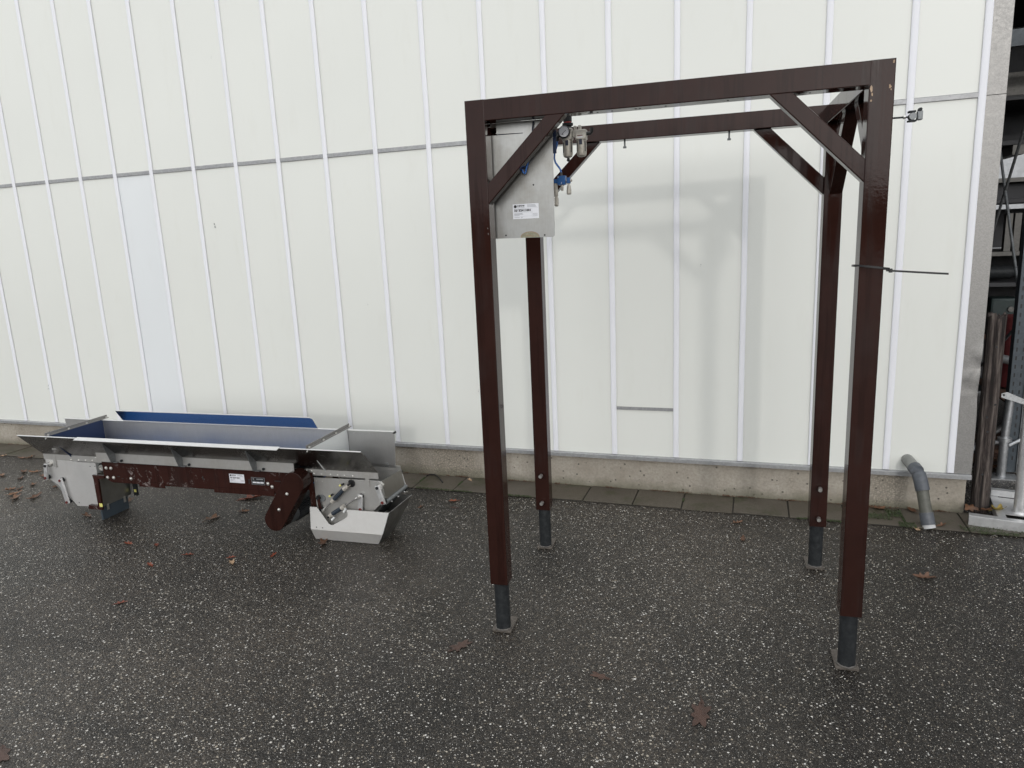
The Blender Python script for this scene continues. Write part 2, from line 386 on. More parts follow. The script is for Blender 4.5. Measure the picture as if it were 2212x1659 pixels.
# paving strip at the foot of the wall
M['soil'] = mat_trim('joint_soil', (.018, .016, .012), (.035, .03, .022), 0, .9, 40)
pav = MB().box(-12.2, 1.36, 3.984, WY+.03, .001, .003).build('paving_strip', 'soil')
tag(pav, 'narrow strip of mossy concrete slabs along the wall', kind='structure')
jx = [1.37, 1.085, .795, .503, .211, -.091, -.38, -.666, -.971, -1.26, -1.55, -1.839, -2.128]
while jx[-1] > -12: jx.append(jx[-1]-.292+random.uniform(-.004, .004))
for i in range(len(jx)-1):
    x1, x0 = jx[i]-.004, jx[i+1]+.004
    y0 = 3.985+random.uniform(-.008, .008); sk = random.uniform(-.006, .006); h = .0085+random.uniform(-.0025, .0025); y1 = WY+.004
    b = MB().add([(x0,y0,.002),(x1,y0+sk,.002),(x1,y1,.002),(x0,y1,.002),(x0,y0,h),(x1,y0+sk,h+random.uniform(-.001,.001)),(x1,y1,h),(x0,y1,h)],
                 [(0,3,2,1),(4,5,6,7),(0,1,5,4),(1,2,6,5),(2,3,7,6),(3,0,4,7)])
    b.build('slab', 'slab', pav, bevel=.002)

# ================================================================== building
bld = tag(empty('cold_store_building', (0, 0, 0)), 'white panelled industrial building with vertical ribs and concrete plinth', 'building')
HP, HJ, HT = .2345, 2.197, 5.2
MB().box(-12.2, 1.118, WY+.05, 13, .0, HT).build('core', 'shed', bld)
MB().box(-12.2, 1.119, WY+.002, WY+.045, -.02, .2125).build('plinth', 'plinth', bld, bevel=.006)
d = MB().prism([(WY+.02,.236),(WY-.022,.234),(WY-.026,.231),(WY-.026,.209),(WY-.022,.209),(WY-.021,.228),(WY+.02,.229)], -12.2, 1.134, 'x')
d.build('drip_profile', 'trim', bld, smooth=0)
ribs = [1.035,.72,.33,-.062,-.437,-.816,-1.199,-1.585,-1.967,-2.346,-2.724,-3.097,-3.451,-3.818,-4.206,-4.554,-4.898,-5.247]
while ribs[-1] > -12: ribs.append(ribs[-1]-.36)
def rib(x, z0, z1, wd, dep):
    n = 8; pr = [(wd*.38, 0.), (wd*.38, -.004)] + [(wd/2*math.cos(math.pi*k/n), -.0045-(dep-.0045)*math.sin(math.pi*k/n)**.6 if 0 < k < n else -.0045) for k in range(n+1)] + [(-wd*.38, -.004), (-wd*.38, 0.)]
    m = MB(); zs = [z0+(z1-z0)*i/14 for i in range(15)]; L = len(pr); v = []; f = []
    for z in zs:
        dx = random.uniform(-.0012, .0012)
        v += [(x+dx+a, WY-.001+b, z) for a, b in pr]
    for i in range(14):
        for k in range(L-1): f.append((i*L+k, i*L+k+1, (i+1)*L+k+1, (i+1)*L+k))
    f += [tuple(range(L)), tuple(range(14*L, 15*L))]
    return m.add(v, f)
for i, x in enumerate(ribs):
    rib(x, HP+.004, HT, .033+random.uniform(-.002, .002), .012).build('rib', 'rib', bld, smooth=60)
for i in range(len(ribs)-1):
    x1, x0 = ribs[i]-.002, ribs[i+1]+.002
    def panel(z0, z1, mat='panel'):
        t = random.uniform(-.0012, .0012); t2 = random.uniform(-.0008, .0008)
        b = MB().add([(x0,WY+t,z0),(x1,WY-t,z0),(x1,WY+.04,z0),(x0,WY+.04,z0),(x0,WY+t+t2,z1),(x1,WY-t+t2,z1),(x1,WY+.04,z1),(x0,WY+.04,z1)],
                     [(0,3,2,1),(4,5,6,7),(0,1,5,4),(1,2,6,5),(2,3,7,6),(3,0,4,7)])
        return b.build('panel', mat, bld, smooth=0)
    panel(HJ+.008, HT)
    if abs(x1+.439) < .01:
        panel(HP, .526); panel(.546, HJ-.012)
        MB().box(x0+.012, x1-.012, WY-.004, WY+.02, .5265, .5455).build('joint_trim', 'trim', bld, smooth=0)
    else:
        o = panel(HP, HJ-.012, 'panel_blue' if abs(x0+4.552) < .01 else 'panel')
        if abs(x0+4.552) < .01: o['label'] = 'bluish white replacement panel'
    t = MB().prism([(WY+.02,HJ+.0075),(WY-.002,HJ+.0075),(WY-.008,HJ+.003),(WY-.008,HJ-.017),(WY-.003,HJ-.0195),(WY+.02,HJ-.0115)], x0+.010, x1-.010, 'x')
    t.build('joint_trim', 'trim', bld, smooth=0)
# corner trim at the right end, dented low down
def corner(z0, z1, nm):
    nx, nz = 5, max(6, int((z1-z0)/.03)); v = []; f = []
    xs = [1.047+(1.136-1.047)*k/(nx-1) for k in range(nx)]
    rr = random.Random(3)
    for j in range(nz+1):
        z = z0+(z1-z0)*j/nz; dent = .012*math.exp(-((z-.82)/.12)**2)
        dx = -.006*math.exp(-((z-.70)/.10)**2)
        for k, x in enumerate(xs):
            a = k/(nx-1); v.append((x+dx*a, WY-.006+dent*rr.uniform(-1, 1)*(.3+a), z))
        v.append((1.137+dx, WY+.16, z))
    n = nx+1
    for j in range(nz):
        for k in range(n-1): f.append((j*n+k, j*n+k+1, (j+1)*n+k+1, (j+1)*n+k))
    return MB().add(v, f).build('corner_trim', 'corner', bld, smooth=40)
corner(.236, 2.183, 0); corner(2.186, HT, 1)
MB().box(1.1185, 1.128, WY+.165, 13, .0, HT).build('side_cladding', 'shed', bld)
# scuff marks on the panels
for x, z, s in ((-3.697, 1.783, .018), (-5.634, .535, .03), (-3.55, 2.9, .006), (-1.72, .62, .008), (-.3, 1.4, .008), (.55, 1.55, .006), (-2.5, 1.2, .006)):
    m = MB()
    for k in range(5):
        a, b_ = x+random.uniform(-.35, .35)*s, z+random.uniform(-1, 1)*s; r_ = random.uniform(.08, .22)*s
        pts = [(a+r_*random.uniform(.4, 1)*math.cos(t*1.05), b_+r_*2*random.uniform(.4, 1)*math.sin(t*1.05)) for t in range(6)]
        m.prism(pts, WY-.0028, WY-.0020)
    m.build('scuff_mark', 'galv_dark', bld, smooth=0)

# ================================================================== brown portal frame
FX, FY, FT = -.9956, 2.4677, .0615
FW, FD, FH, FB, TB = 1.3879, .8836, 2.0849, .2201, .0725
fr = tag(empty('portal_frame', (FX, FY, 0), FT), 'tall brown painted steel portal frame on four adjustable dark feet', 'steel frame')
def beam(name, p0, p1, a, b, mat='brown', parent=fr, r=.003): return MB().ring(p0, p1, rrect(a, b, r)).build(name, mat, parent, smooth=0)
hh = TB/2
def hexbolt(m, p, d, r=.009, h=.007, seg=6): m.cyl(p, Vector(p)+Vector(d)*h, r, seg); return m
for (a, c, rear) in ((0,0,0), (FW-TB,0,0), (0,FD-TB,1), (FW-TB,FD-TB,1)):
    ca, cc = a+hh, c+hh
    col = beam('column', (ca, cc, FB), (ca, cc, FH), TB, TB)
    MB().box(ca-hh+.006, ca+hh-.006, cc-hh+.006, cc+hh-.006, FB-.0006, FB+.004).build('end_shadow_gap', 'darkhole', col, smooth=0)
    MB().cyl((ca, cc, .008), (ca, cc, FB+.1), .0305, 32).build('foot_tube', 'foot', col)
    sx = -1 if a == 0 else 0
    pl = MB().box(ca-.041, ca+.039, cc-.036+.006, cc+.088, .001, .0115)
    pl.build('foot_plate', 'plate_rust', col, bevel=.0015)
    w_ = MB(); pts = []
    for k in range(29):
        t = 2*math.pi*k/28; rr = .0315+random.uniform(-.0012, .0022); pts.append((ca+rr*math.cos(t), cc+rr*math.sin(t), .011+random.uniform(-.0008, .0012)+.002))
    w_.tube(pts, .0038, 6); w_.build('weld_bead', 'weld', col)
    if rear:
        for z in (.411, .265):
            nut = MB(); nut.cyl((ca+.001, c-.0005, z), (ca+.001, c-.011, z), .0135, 6); n_ = nut.build('nut', 'brown', col, smooth=0)
            MB().cyl((ca+.001, c-.011, z), (ca-.001, c-.030, z-.001), .0088, 12).build('bolt', 'zinc', col)
beam('top_beam', (TB, hh, FH-hh), (FW-TB, hh, FH-hh), TB, TB)
beam('top_beam', (TB, FD-hh, FH-hh), (FW-TB, FD-hh, FH-hh), TB, TB)
for x in (TB, FW-TB):
    for c in (.0004, FD-TB+.0004): MB().box(x-.0045, x+.0045, c, c+.004, FH-TB, FH-.0004).build('weld_seam', 'brown', fr, smooth=0)
for a in (hh, FW-hh): beam('side_beam', (a, TB, FH-hh), (a, FD-TB, FH-hh), TB, TB)
# corner braces, cut flush where they meet
zb = FH-TB
def brace_front(s, c0, c1):
    e = .0005
    pts = [(.0715,1.7235),(.0715,1.7955),(.2935,zb-e+.002),(.3635,zb-e+.002)]
    if s: pts = [(FW-x, z) for x, z in pts]
    MB().prism(pts, c0, c1).build('brace', 'brown', fr, bevel=.003, smooth=50)
for s in (0, 1):
    brace_front(s, .0006, .0506); brace_front(s, FD-.0506, FD-.0006)
def brace_side(a0, a1, s):
    pts = [(.0715,1.7235),(.0715,1.7955),(.2935,zb+.0015),(.3635,zb+.0015)]
    if s: pts = [(FD-x, z) for x, z in pts]
    MB().prism(pts, a0, a1, 'x').build('brace', 'brown', fr, bevel=.003, smooth=50)
for s in (0, 1):
    brace_side(.0006, .0506, s); brace_side(FW-.0506, FW-.0006, s)
for a in (.473, .926):                                            # bolts hanging from the rear beam
    m = MB(); m.cyl((a, FD-hh, 2.013), (a, FD-hh, 1.98), .0038, 8); m.cyl((a, FD-hh, 1.986), (a, FD-hh, 1.978), .0085, 6); m.build('hanging_bolt', 'galv_dark', fr)
for a in (.41, .44, .47, .52, .60, .615, .70, .90, 1.12, 1.15):     # drilled holes and drops under the front beam
    MB().cyl((a, hh, zb+.001), (a, hh, zb-.0008), random.uniform(.003, .0045), 8).build('drill_hole', 'darkhole', fr)
for a, z, s in ((1.322, 2.002, .012), (1.325, 1.985, .006), (1.323, 1.968, .005), (1.374, 2.004, .008), (1.377, 1.996, .004), (1.381, 2.075, .006), (.066, 1.62, .005), (.064, 1.64, .004)):   # chipped paint
    pts = [(a+s*random.uniform(.25, .6)*math.cos(t), z+s*random.uniform(.5, 1)*math.sin(t)) for t in [k*math.pi/4 for k in range(8)]]
    MB().prism(pts, -.0006, .001).build('paint_chip', 'leaf_pale' if a > 1 else 'weld', fr, smooth=0)
# stainless mounting plate with sticker
pc0 = .084
o_ = [(.028,1.602),(.287,1.599)] + [(.287+.009*math.sin(R(t)), 1.608-.009*math.cos(R(t))) for t in (20,45,70,90)] + [(.299,1.963),(.300,2.012),(.090,2.012),(.090,1.9760),(.190,1.9740),(.190,1.9715),(.028,1.9725)]
pl = MB().prism(o_, pc0, pc0+.003).build('mounting_plate', 'steel_plate', fr, smooth=0); pl['label'] = 'grey stainless mounting plate with a white sticker'
MB().box(.028, .30, pc0+.0035, pc0+.09, 2.012, 2.0145).build('top_flange', 'steel_plate', pl, smooth=0)
MB().box(.0745, .2995, pc0+.06, pc0+.062, 1.9, 2.01).build('back_plate', 'navy', pl, smooth=0)
for a, z in ((.222, 1.789), (.109, 1.612), (.258, 1.607)): MB().cyl((a, pc0-.0006, z), (a, pc0+.001, z), .0032, 10).build('drill_hole', 'darkhole', pl)
m = MB(); arc = [(.166+.036*(1-math.cos(R(t))), 1.6005+.021*math.sin(R(t))) for t in range(0, 181, 12)]
m.prism(arc, pc0-.0004, pc0+.001).build('residue_mark', mat_trim('residue', (.24,.225,.16), (.36,.34,.25), .5, .5, 60), pl, smooth=0)
m = MB(); m.tube([(q[0], pc0-.0006, q[1]) for q in arc], .0010, 5); m.tube([(.185+.03*k/8, pc0-.0006, 1.609-.006*(k/8)**2) for k in range(9)], .0009, 5); m.build('glue_line', 'leaf_pale', pl)
def sticker(x0, x1, z0, z1, y, parent):
    wd, hg = x1-x0, z1-z0
    st = MB().box(x0, x1, y, y+.0006, z0, z1).build('sticker', 'label', parent, smooth=0); st['label'] = 'white inventory sticker with black print'
    yy = y-.0003
    X = lambda u: x0+wd*u
    Z = lambda v: z0+hg*v
    MB().cyl((X(.10), yy, Z(.84)), (X(.10), y, Z(.84)), hg*.105, 20).build('logo_disc', 'ink', st)
    text('DUIJNDAM', X(.17), yy, Z(.83), hg*.13, 'ink', st, wd*.28, .0003)
    text('MACHINES', X(.17), yy, Z(.74), hg*.075, 'inkgrey', st, wd*.28)
    text('32652411001', X(.05), yy, Z(.50), hg*.20, 'ink', st, wd*.64, .0005)
    m = MB(); rnd = random.Random(5)
    def dash(u0, u1, v, h): m.box(X(u0), X(u1), yy, y, Z(v)-hg*h/2, Z(v)+hg*h/2)
    for v in (.93, .88, .83, .78): dash(.56, .56+rnd.uniform(.2, .37), v, .022)
    for u0, u1, v in ((.04,.74,.685),(.04,.74,.43),(.04,.74,.17),(.74,.97,.70)): dash(u0, u1, v, .008)
    m.box(X(.738), X(.742), yy, y, Z(.08), Z(.70))
    for v in (.36, .31, .25): dash(.05, .05+rnd.uniform(.2, .36), v, .028)
    for v in (.33, .27, .21, .15): dash(.77, .95, v, .02)
    dash(.05, .26, .10, .025); dash(.31, .37, .10, .035)
    m.build('fine_print', 'inkgrey', st, smooth=0)
    return st
sticker(.140, .239, 1.6695, 1.7235, pc0-.0010, pl)
MB().tube([(.262-.03, .078, 2.008), (.229, .077, 1.99), (.227, .075, 1.96), (.226, .074, 1.935)], .0032, 8).build('cable', 'navytube', fr)
MB().tube([(.215, .074, 1.885), (.207, .072, 1.868), (.199, .070, 1.838), (.195, .066, 1.828), (.190, .064, 1.833), (.187, .062, 1.844)], .0034, 8).build('air_tube', 'bluetube', fr)
# air filter, regulator and lubricator
fc = .2
frl = MB().box(.311, .351, fc-.02, fc+.02, 1.950, 1.991).build('air_service_unit', 'alu_cast', fr, bevel=.003)
frl['label'] = 'small air filter regulator with round pressure gauge and two bowls'
MB().box(.352, .364, fc-.012, fc+.012, 1.960, 1.981).build('connecting_block', 'alu_cast', frl, bevel=.002)
MB().box(.364, .404, fc-.02, fc+.02, 1.947, 1.982).build('lubricator_body', 'alu_cast', frl, bevel=.003)
MB().box(.372, .392, fc-.0206, fc-.019, 1.953, 1.957).build('name_strip', 'label', frl, smooth=0)
MB().box(.372, .392, fc-.0206, fc-.019, 1.9595, 1.962).build('print_strip', 'redcap', frl, smooth=0)
for a in (.332, .384):
    bw = MB().lathe((a, fc, 0), [(.0185,1.950),(.0185,1.900),(.0165,1.891),(.010,1.887),(.004,1.886)], 24).build('bowl', 'bowl', frl)
    for da in (-.0135, .0145):
        t = math.asin(max(-1, min(1, da/.0185))); MB().box(a+da-.0022, a+da+.0022, fc-.0185*math.cos(t)-.0012, fc-.0185*math.cos(t)+.003, 1.905, 1.942).build('window_slot', 'ink', bw, smooth=0)
    MB().box(a-.0055, a+.0055, fc-.0196, fc-.016, 1.929, 1.948).build('latch', 'navytube', bw, smooth=0)
MB().lathe((.333, fc, 0), [(.005,1.887),(.005,1.882),(.007,1.879),(.006,1.876),(.003,1.873)], 8).build('drain_knob', 'black', frl)
kn = MB(); kp = []
for k in range(32):
    t = 2*math.pi*k/32; r_ = .0160 if k % 2 else .0150; kp.append((.3335+r_*math.cos(t), fc+r_*math.sin(t)))
kn.prism(kp, 2.0145, 2.046, 'z'); kn.build('knob', 'black', frl, smooth=0)
MB().cyl((.3335, fc, 2.0105), (.3335, fc, 2.0145), .0145, 24).build('ring', 'red', frl)
MB().cyl((.3335, fc, 2.0005), (.3335, fc, 2.0105), .0205, 12).build('lock_nut', 'foot', frl, bevel=.001)
MB().cyl((.3335, fc, 1.990), (.3335, fc, 2.0005), .0175, 20, .014).build('neck', 'black', frl)
ga = MB().lathe((.325, 0, 1.9765), [(.0205,fc-.021),(.0222,fc-.024),(.0222,fc-.034),(.0195,fc-.036)], 32, 'y').build('gauge', 'black', frl)
MB().cyl((.325, fc-.036, 1.9765), (.325, fc-.0366, 1.9765), .0186, 32).build('dial', 'label', ga)
m = MB()
for k in range(13):
    t = R(225-270*k/12); m.cyl((.325+.0150*math.cos(t), fc-.0370, 1.9765+.0150*math.sin(t)), (.325+.0172*math.cos(t), fc-.0370, 1.9765+.0172*math.sin(t)), .0004, 4)
m.cyl((.325-.007, fc-.0373, 1.9765-.008), (.325+.008, fc-.0373, 1.9765+.0045), .0007, 6); m.box(.3165, .3235, fc-.0371, fc-.0366, 1.9665, 1.969)
m.build('dial_marks', 'ink', ga, smooth=0)
for a, z in ((.362, 1.988), (.379, 1.989)): MB().box(a-.005, a+.005, fc-.008, fc+.008, 1.9815, z+.010).build('filler_plug', 'alu_cast', frl, bevel=.0015)
MB().tube([(.404, fc, 1.968), (.418, fc, 1.968), (.4225, fc, 1.973), (.4235, fc, 1.988)], .0065, 10).build('elbow_fitting', 'black', frl)
MB().tube([(.312, fc, 1.969), (.299, fc, 1.968), (.2935, fc, 1.963), (.2925, fc, 1.949)], .0060, 10).build('elbow_fitting', 'black', frl)
MB().box(.24, .312, fc+.012, fc+.016, 1.962, 1.985).build('mounting_bracket', 'steel_plate', frl, smooth=0)
MB().box(.24, .244, .0875, fc+.012, 1.962, 1.985).build('mounting_arm', 'steel_plate', frl, smooth=0)
P_ = [(.2925,fc,1.950),(.2915,fc,1.938),(.2865,fc,1.922),(.2805,fc,1.905),(.2790,fc,1.888),(.2835,fc,1.872),(.2930,fc,1.859),(.3010,fc,1.847),(.3045,fc,1.832)]
MB().tube(P_, .0036, 8).build('air_hose', 'bluetube', fr)
vb = MB().box(.2905, .3215, fc-.014, fc+.014, 1.790, 1.823).build('valve_block', 'bluemetal', fr, bevel=.0015); vb['label'] = 'blue valve block with brass coloured silencers below'
MB().cyl((.3045, fc, 1.823), (.3045, fc, 1.836), .0042, 10).build('push_fitting', 'black', vb)
MB().box(.2765, .290, fc-.008, fc+.008, 1.797, 1.812).build('side_fitting', 'bluemetal', vb, bevel=.001)
MB().box(.325, .3385, fc-.008, fc+.008, 1.794, 1.815).build('side_fitting', 'bluemetal', vb, bevel=.001)
MB().cyl((.3385, fc, 1.805), (.345, fc, 1.805), .006, 12).build('end_nut', 'alu_cast', vb)
MB().cyl((.322, fc, 1.805), (.3255, fc, 1.805), .006, 12).build('collar', 'alu_cast', vb)
MB().lathe((.2825, fc, 0), [(.0065,1.797),(.0065,1.775),(.0075,1.774),(.0075,1.752),(.006,1.750),(.006,1.744),(.0082,1.743),(.0082,1.716),(.005,1.712)], 10).build('silencer', 'bowl', vb)
MB().lathe((.332, fc, 0), [(.005,1.794),(.005,1.788),(.0072,1.785),(.0082,1.776),(.0092,1.770),(.0092,1.757),(.006,1.753)], 10).build('silencer', 'bowl', vb)
MB().lathe((.307, fc-.004, 0), [(.0045,1.790),(.0045,1.782),(.0058,1.780),(.0042,1.768)], 8).build('silencer', 'bowl', vb)
MB().cyl((.2945, fc-.0146, 1.8185), (.2945, fc-.013, 1.8185), .0022, 10).build('screw', 'zinc', vb)
MB().tube([(.306,fc-.0148,1.800),(.3075,fc-.0148,1.797),(.3055,fc-.0148,1.794),(.306,fc-.0148,1.791)], .0007, 5).build('engraved_mark', 'label', vb)
# swivel clamp on a rod at the far right
sc_ = MB().cyl((FW-.01, hh, 1.9155), (1.447, hh, 1.9148), .0028, 10).build('sensor_rod', 'foot', fr); sc_['label'] = 'thin rod with shiny clamp sticking out of the right column'
MB().cyl((1.424, hh, 1.9152), (1.431, hh, 1.9152), .0058, 6).build('lock_nut', 'zinc', sc_)
MB().box(1.4375, 1.4575, hh-.011, hh+.011, 1.9265, 1.9325).build('clamp_jaw', 'foot', sc_, bevel=.001)
MB().box(1.4375, 1.4605, hh-.011, hh+.011, 1.8995, 1.905).build('clamp_jaw', 'foot', sc_, bevel=.001)
MB().cyl((1.449, hh-.012, 1.9155), (1.449, hh+.012, 1.9155), .0105, 16).build('clamp_ball', 'galv_dark', sc_)
MB().box(1.462, 1.4775, hh-.009, hh+.009, 1.903, 1.931).build('clamp_body', 'galv_dark', sc_, bevel=.003)
MB().cyl((1.469, hh-.012, 1.934), (1.469, hh+.006, 1.934), .0055, 6).build('clamp_bolt', 'foot', sc_)

# black cable tie round the right front column
ct = MB(); zt = 1.452
loop = []
for k in range(41):
    t = 2*math.pi*k/40; cx, cy = FW-hh+.004, hh-.002
    e = 3.2
    sx_ = math.copysign(abs(math.cos(t))**(2/e), math.cos(t)); sy_ = math.copysign(abs(math.sin(t))**(2/e), math.sin(t))
    loop.append((cx+.054*sx_, cy+.047*sy_, zt+.004-.0075*sx_ - .003*sy_))
def strap(pts, h, th):
    v = []; f = []
    for i, p in enumerate(pts):
        p = Vector(p); d = (Vector(pts[min(i+1, len(pts)-1)])-Vector(pts[max(i-1, 0)])).normalized(); n = Vector((d.y, -d.x, 0)).normalized()*th/2
        v += [p+n+Vector((0,0,h/2)), p-n+Vector((0,0,h/2)), p-n-Vector((0,0,h/2)), p+n-Vector((0,0,h/2))]
    for i in range(len(pts)-1):
        for k in range(4): f.append((i*4+k, i*4+(k+1) % 4, i*4+4+(k+1) % 4, i*4+4+k))
    f += [(0,1,2,3), tuple(4*(len(pts)-1)+k for k in (3,2,1,0))]
    return v, f
ct.add(*strap(loop, .006, .0016))
tail = [(FW+.012, -.014, 1.4465)] + [(FW+.02+.162*k/10, -.014-.004*math.sin(k*.3), 1.4455-.0145*(k/10)) for k in range(11)]
ct.add(*strap(tail, .0062, .0018)); ct.add(*strap([(FW+.004, -.047+.034, 1.447), (FW+.013, -.014, 1.4465)], .006, .0016))
ct.box(FW+.0125, FW+.0215, -.020, -.009, 1.440, 1.4525)
cto = ct.build('cable_tie', 'black', None, smooth=30); cto.location = (FX, FY, 0); cto.rotation_euler = (0, 0, FT)
tag(cto, 'black plastic cable tie looped round the right front column with a long tail', 'cable tie')

# ================================================================== conveyor
CX, CY_, CT = -2.297, 3.117, R(2.3)
cv = tag(empty('hopper_conveyor', (CX, CY_, 0), CT), 'long low stainless and brown belt conveyor with flared sides and tipping scoop', 'conveyor')
T = .003
def plate_quad(name, pts, th, mat, parent=cv):
    """thin sheet through four corner points, thickened along its normal"""
    p = [Vector(q) for q in pts]; n = (p[1]-p[0]).cross(p[-1]-p[0]).normalized()*th
    k = len(p); v = p+[q+n for q in p]
    f = [tuple(range(k)), tuple(range(2*k-1, k-1, -1))]+[(i, (i+1) % k, k+(i+1) % k, k+i) for i in range(k)]
    return MB().add(v, f).build(name, mat, parent, smooth=0)
Y1 = .268
# brown side channels
bpoly = [(-1.425,.388),(-1.41,.396),(.03,.396),(.03,.30),(-.2,.262),(-1.17,.259),(-1.376,.262),(-1.422,.29)]
for nm, y0, y1 in (('side_channel', -.014, -.009), ('side_channel', Y1+.009, Y1+.014)):
    ch = MB().prism(bpoly, y0, y1).build(nm, 'brown_worn', cv, bevel=.0012)
    s = 1 if y0 < 0 else -1
    MB().box(-1.37, -.2, min(y0+s*.005, y0+s*.045), max(y0+s*.005, y0+s*.045), .2565, .2615).build('channel_flange', 'brown_worn', ch, smooth=0)
    MB().box(-1.162, -.974, y0-.0035*s if s > 0 else y1, y0 if s > 0 else y1+.0035, .2455, .276).build('tab', 'brown_worn', ch, smooth=0)
    MB().box(-.626, -.222, y0-.0035*s if s > 0 else y1, y0 if s > 0 else y1+.0035, .2435, .275).build('tab', 'brown_worn', ch, smooth=0)
    if s > 0:
        for x, z in ((-1.395,.349),(-1.359,.349),(-1.395,.289),(-1.349,.290),(-1.218,.291),(-.259,.316),(-.234,.299)):
            b_ = MB().lathe((x, 0, z), [(.0105,y0),(.0105,y0-.002),(.0068,y0-.0021),(.0068,y0-.006),(.004,y0-.008)], 12, 'y').build('bolt', 'zinc', ch)
        for x0, x1, z0, z1 in ((-.699,-.692,.315,.337),(-.386,-.378,.308,.336),(-.215,-.175,.331,.337),(-1.32,-1.30,.296,.302),(-1.29,-1.275,.286,.290)):
            MB().box(x0, x1, y0-.0006, y0+.001, z0, z1).build('slot', 'darkhole', ch, smooth=0)
        sticker(-.511, -.411, .3095, .3615, y0-.0016, ch)
        npl = MB().box(-.365, -.277, y0-.0022, y0-.0002, .306, .3495).build('name_plate', 'galv_dark', ch, smooth=0)
        MB().box(-.361, -.281, y0-.0027, y0-.0021, .3095, .3460).build('plate_field', 'ink', npl, smooth=0)
        for k in range(3): MB().box(-.357+k*.0248, -.334+k*.0248, y0-.0031, y0-.0026, .3155, .3235).build('data_field', 'label', npl, smooth=0)
        MB().box(-.330, -.286, y0-.0031, y0-.0026, .3365, .3425).build('name_strip', 'galv', npl, smooth=0)
        MB().cyl((-.350, y0-.0031, .3395), (-.350, y0-.0026, .3395), .0042, 16).build('emblem', 'galv', npl)
        for k in range(3): MB().box(-.355+k*.0248, -.338+k*.0248, y0-.0031, y0-.0026, .327, .3295).build('print_strip', 'galv_dark', npl, smooth=0)
for x in (-1.2, -.75, -.3): MB().box(x-.02, x+.02, -.008, Y1+.008, .27, .30).build('cross_member', 'brown_worn', cv, smooth=0)
rg = MB().lathe((-1.440, 0, .345), [(.019,-.004),(.019,-.010),(.012,-.0105),(.012,-.007),(.004,-.0068)], 24, 'y').build('bearing', 'zinc', cv)
MB().cyl((-1.44, 0, .345), (-1.44, Y1, .345), .03, 20).build('tail_roller', 'foot', cv)
# belt and trough
MB().box(-1.675, .098, .004, Y1-.004, .398, .403).build('belt', 'belt', cv, smooth=0)
MB().box(-1.44, .03, .004, Y1-.004, .33, .334).build('belt_return', 'belt', cv, smooth=0)
# front: upright band and flared wings
def lower_band(x0, x1, z0, z1, y, nm='side_sheet'): return MB().box(x0, x1, y-T, y, z0, z1).build(nm, 'steel', cv, smooth=0)
lower_band(-1.892, -1.4305, .376, .414, 0.); lower_band(-.062, .425, .378, .414, 0.)
lower_band(-1.430, -.0625, .386, .414, 0., 'inner_sheet')
cb = lower_band(-1.430, -.0625, .397, .4535, -.036)
MB().tube([(-1.428, -.0400, .405), (-.064, -.0400, .405)], .0022, 6).build('bead', 'steel', cb)
def wing(x0, x1, ya, za, yb, zb_, nm='flared_side', chamf=0., mat='wing', th=.0022):
    pts = [(x0,ya,za),(x1,ya,za),(x1-chamf*.15,yb+(ya-yb)*.1,zb_-(zb_-za)*.1),(x1-chamf*.35,yb,zb_),(x0,yb,zb_)] if chamf else [(x0,ya,za),(x1,ya,za),(x1,yb,zb_),(x0,yb,zb_)]
    return plate_quad(nm, pts, th, mat)
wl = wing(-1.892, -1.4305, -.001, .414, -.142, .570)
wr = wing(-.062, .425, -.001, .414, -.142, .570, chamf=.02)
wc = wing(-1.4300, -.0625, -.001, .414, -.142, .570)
MB().box(-1.43, -.0625, -.036, -.004, .3975, .4005).build('ledge', 'steel', cb, smooth=0)
plate_quad('hem', [(-1.431,-.1720,.5660),(-.062,-.1720,.5660),(-.062,-.1390,.5750),(-1.431,-.1390,.5750)], .0025, 'edge', wc)
for o, x0, x1 in ((wl, -1.892, -1.4315), (wr, -.0615, .415)): plate_quad('sheared_edge', [(x0,-.1480,.5700),(x1,-.1480,.5700),(x1,-.1390,.5724),(x0,-.1390,.5724)], .0012, 'edge', o)
MB().box(-1.734, -1.704, -.066, -.0625, .466, .474).build('tape_patch', 'zinc', wl, smooth=0)

for xg in (-1.283, -.798, -.300):
    gst = MB().prism([(-.040,.404),(-.040,.4545),(-.112,.535),(-.117,.531),(-.075,.408)], xg-.0015, xg+.0015, 'x').build('gusset', 'galv_dark', cv, smooth=0)
    MB().cyl((xg+.045, -.0395, .411), (xg+.045, -.048, .411), .008, 6).build('nut', 'foot', gst)
    MB().box(xg, xg+.03, -.062, -.0395, .4025, .4055).build('gusset_foot', 'galv_dark', gst, smooth=0)
for x, z in ((-.009,.403),(.023,.402),(.034,.387),(.082,.387),(.137,.387),(.181,.386),(.222,.386),(.272,.386),(-1.673,.383),(-1.614,.383),(-1.559,.385),(-1.506,.386),(-1.476,.406),(-1.426,.405)):
    MB().lathe((x, 0, z), [(.0055,-.003),(.0052,-.0055),(.003,-.0075)], 10, 'y').build('rivet', 'zinc', cv)
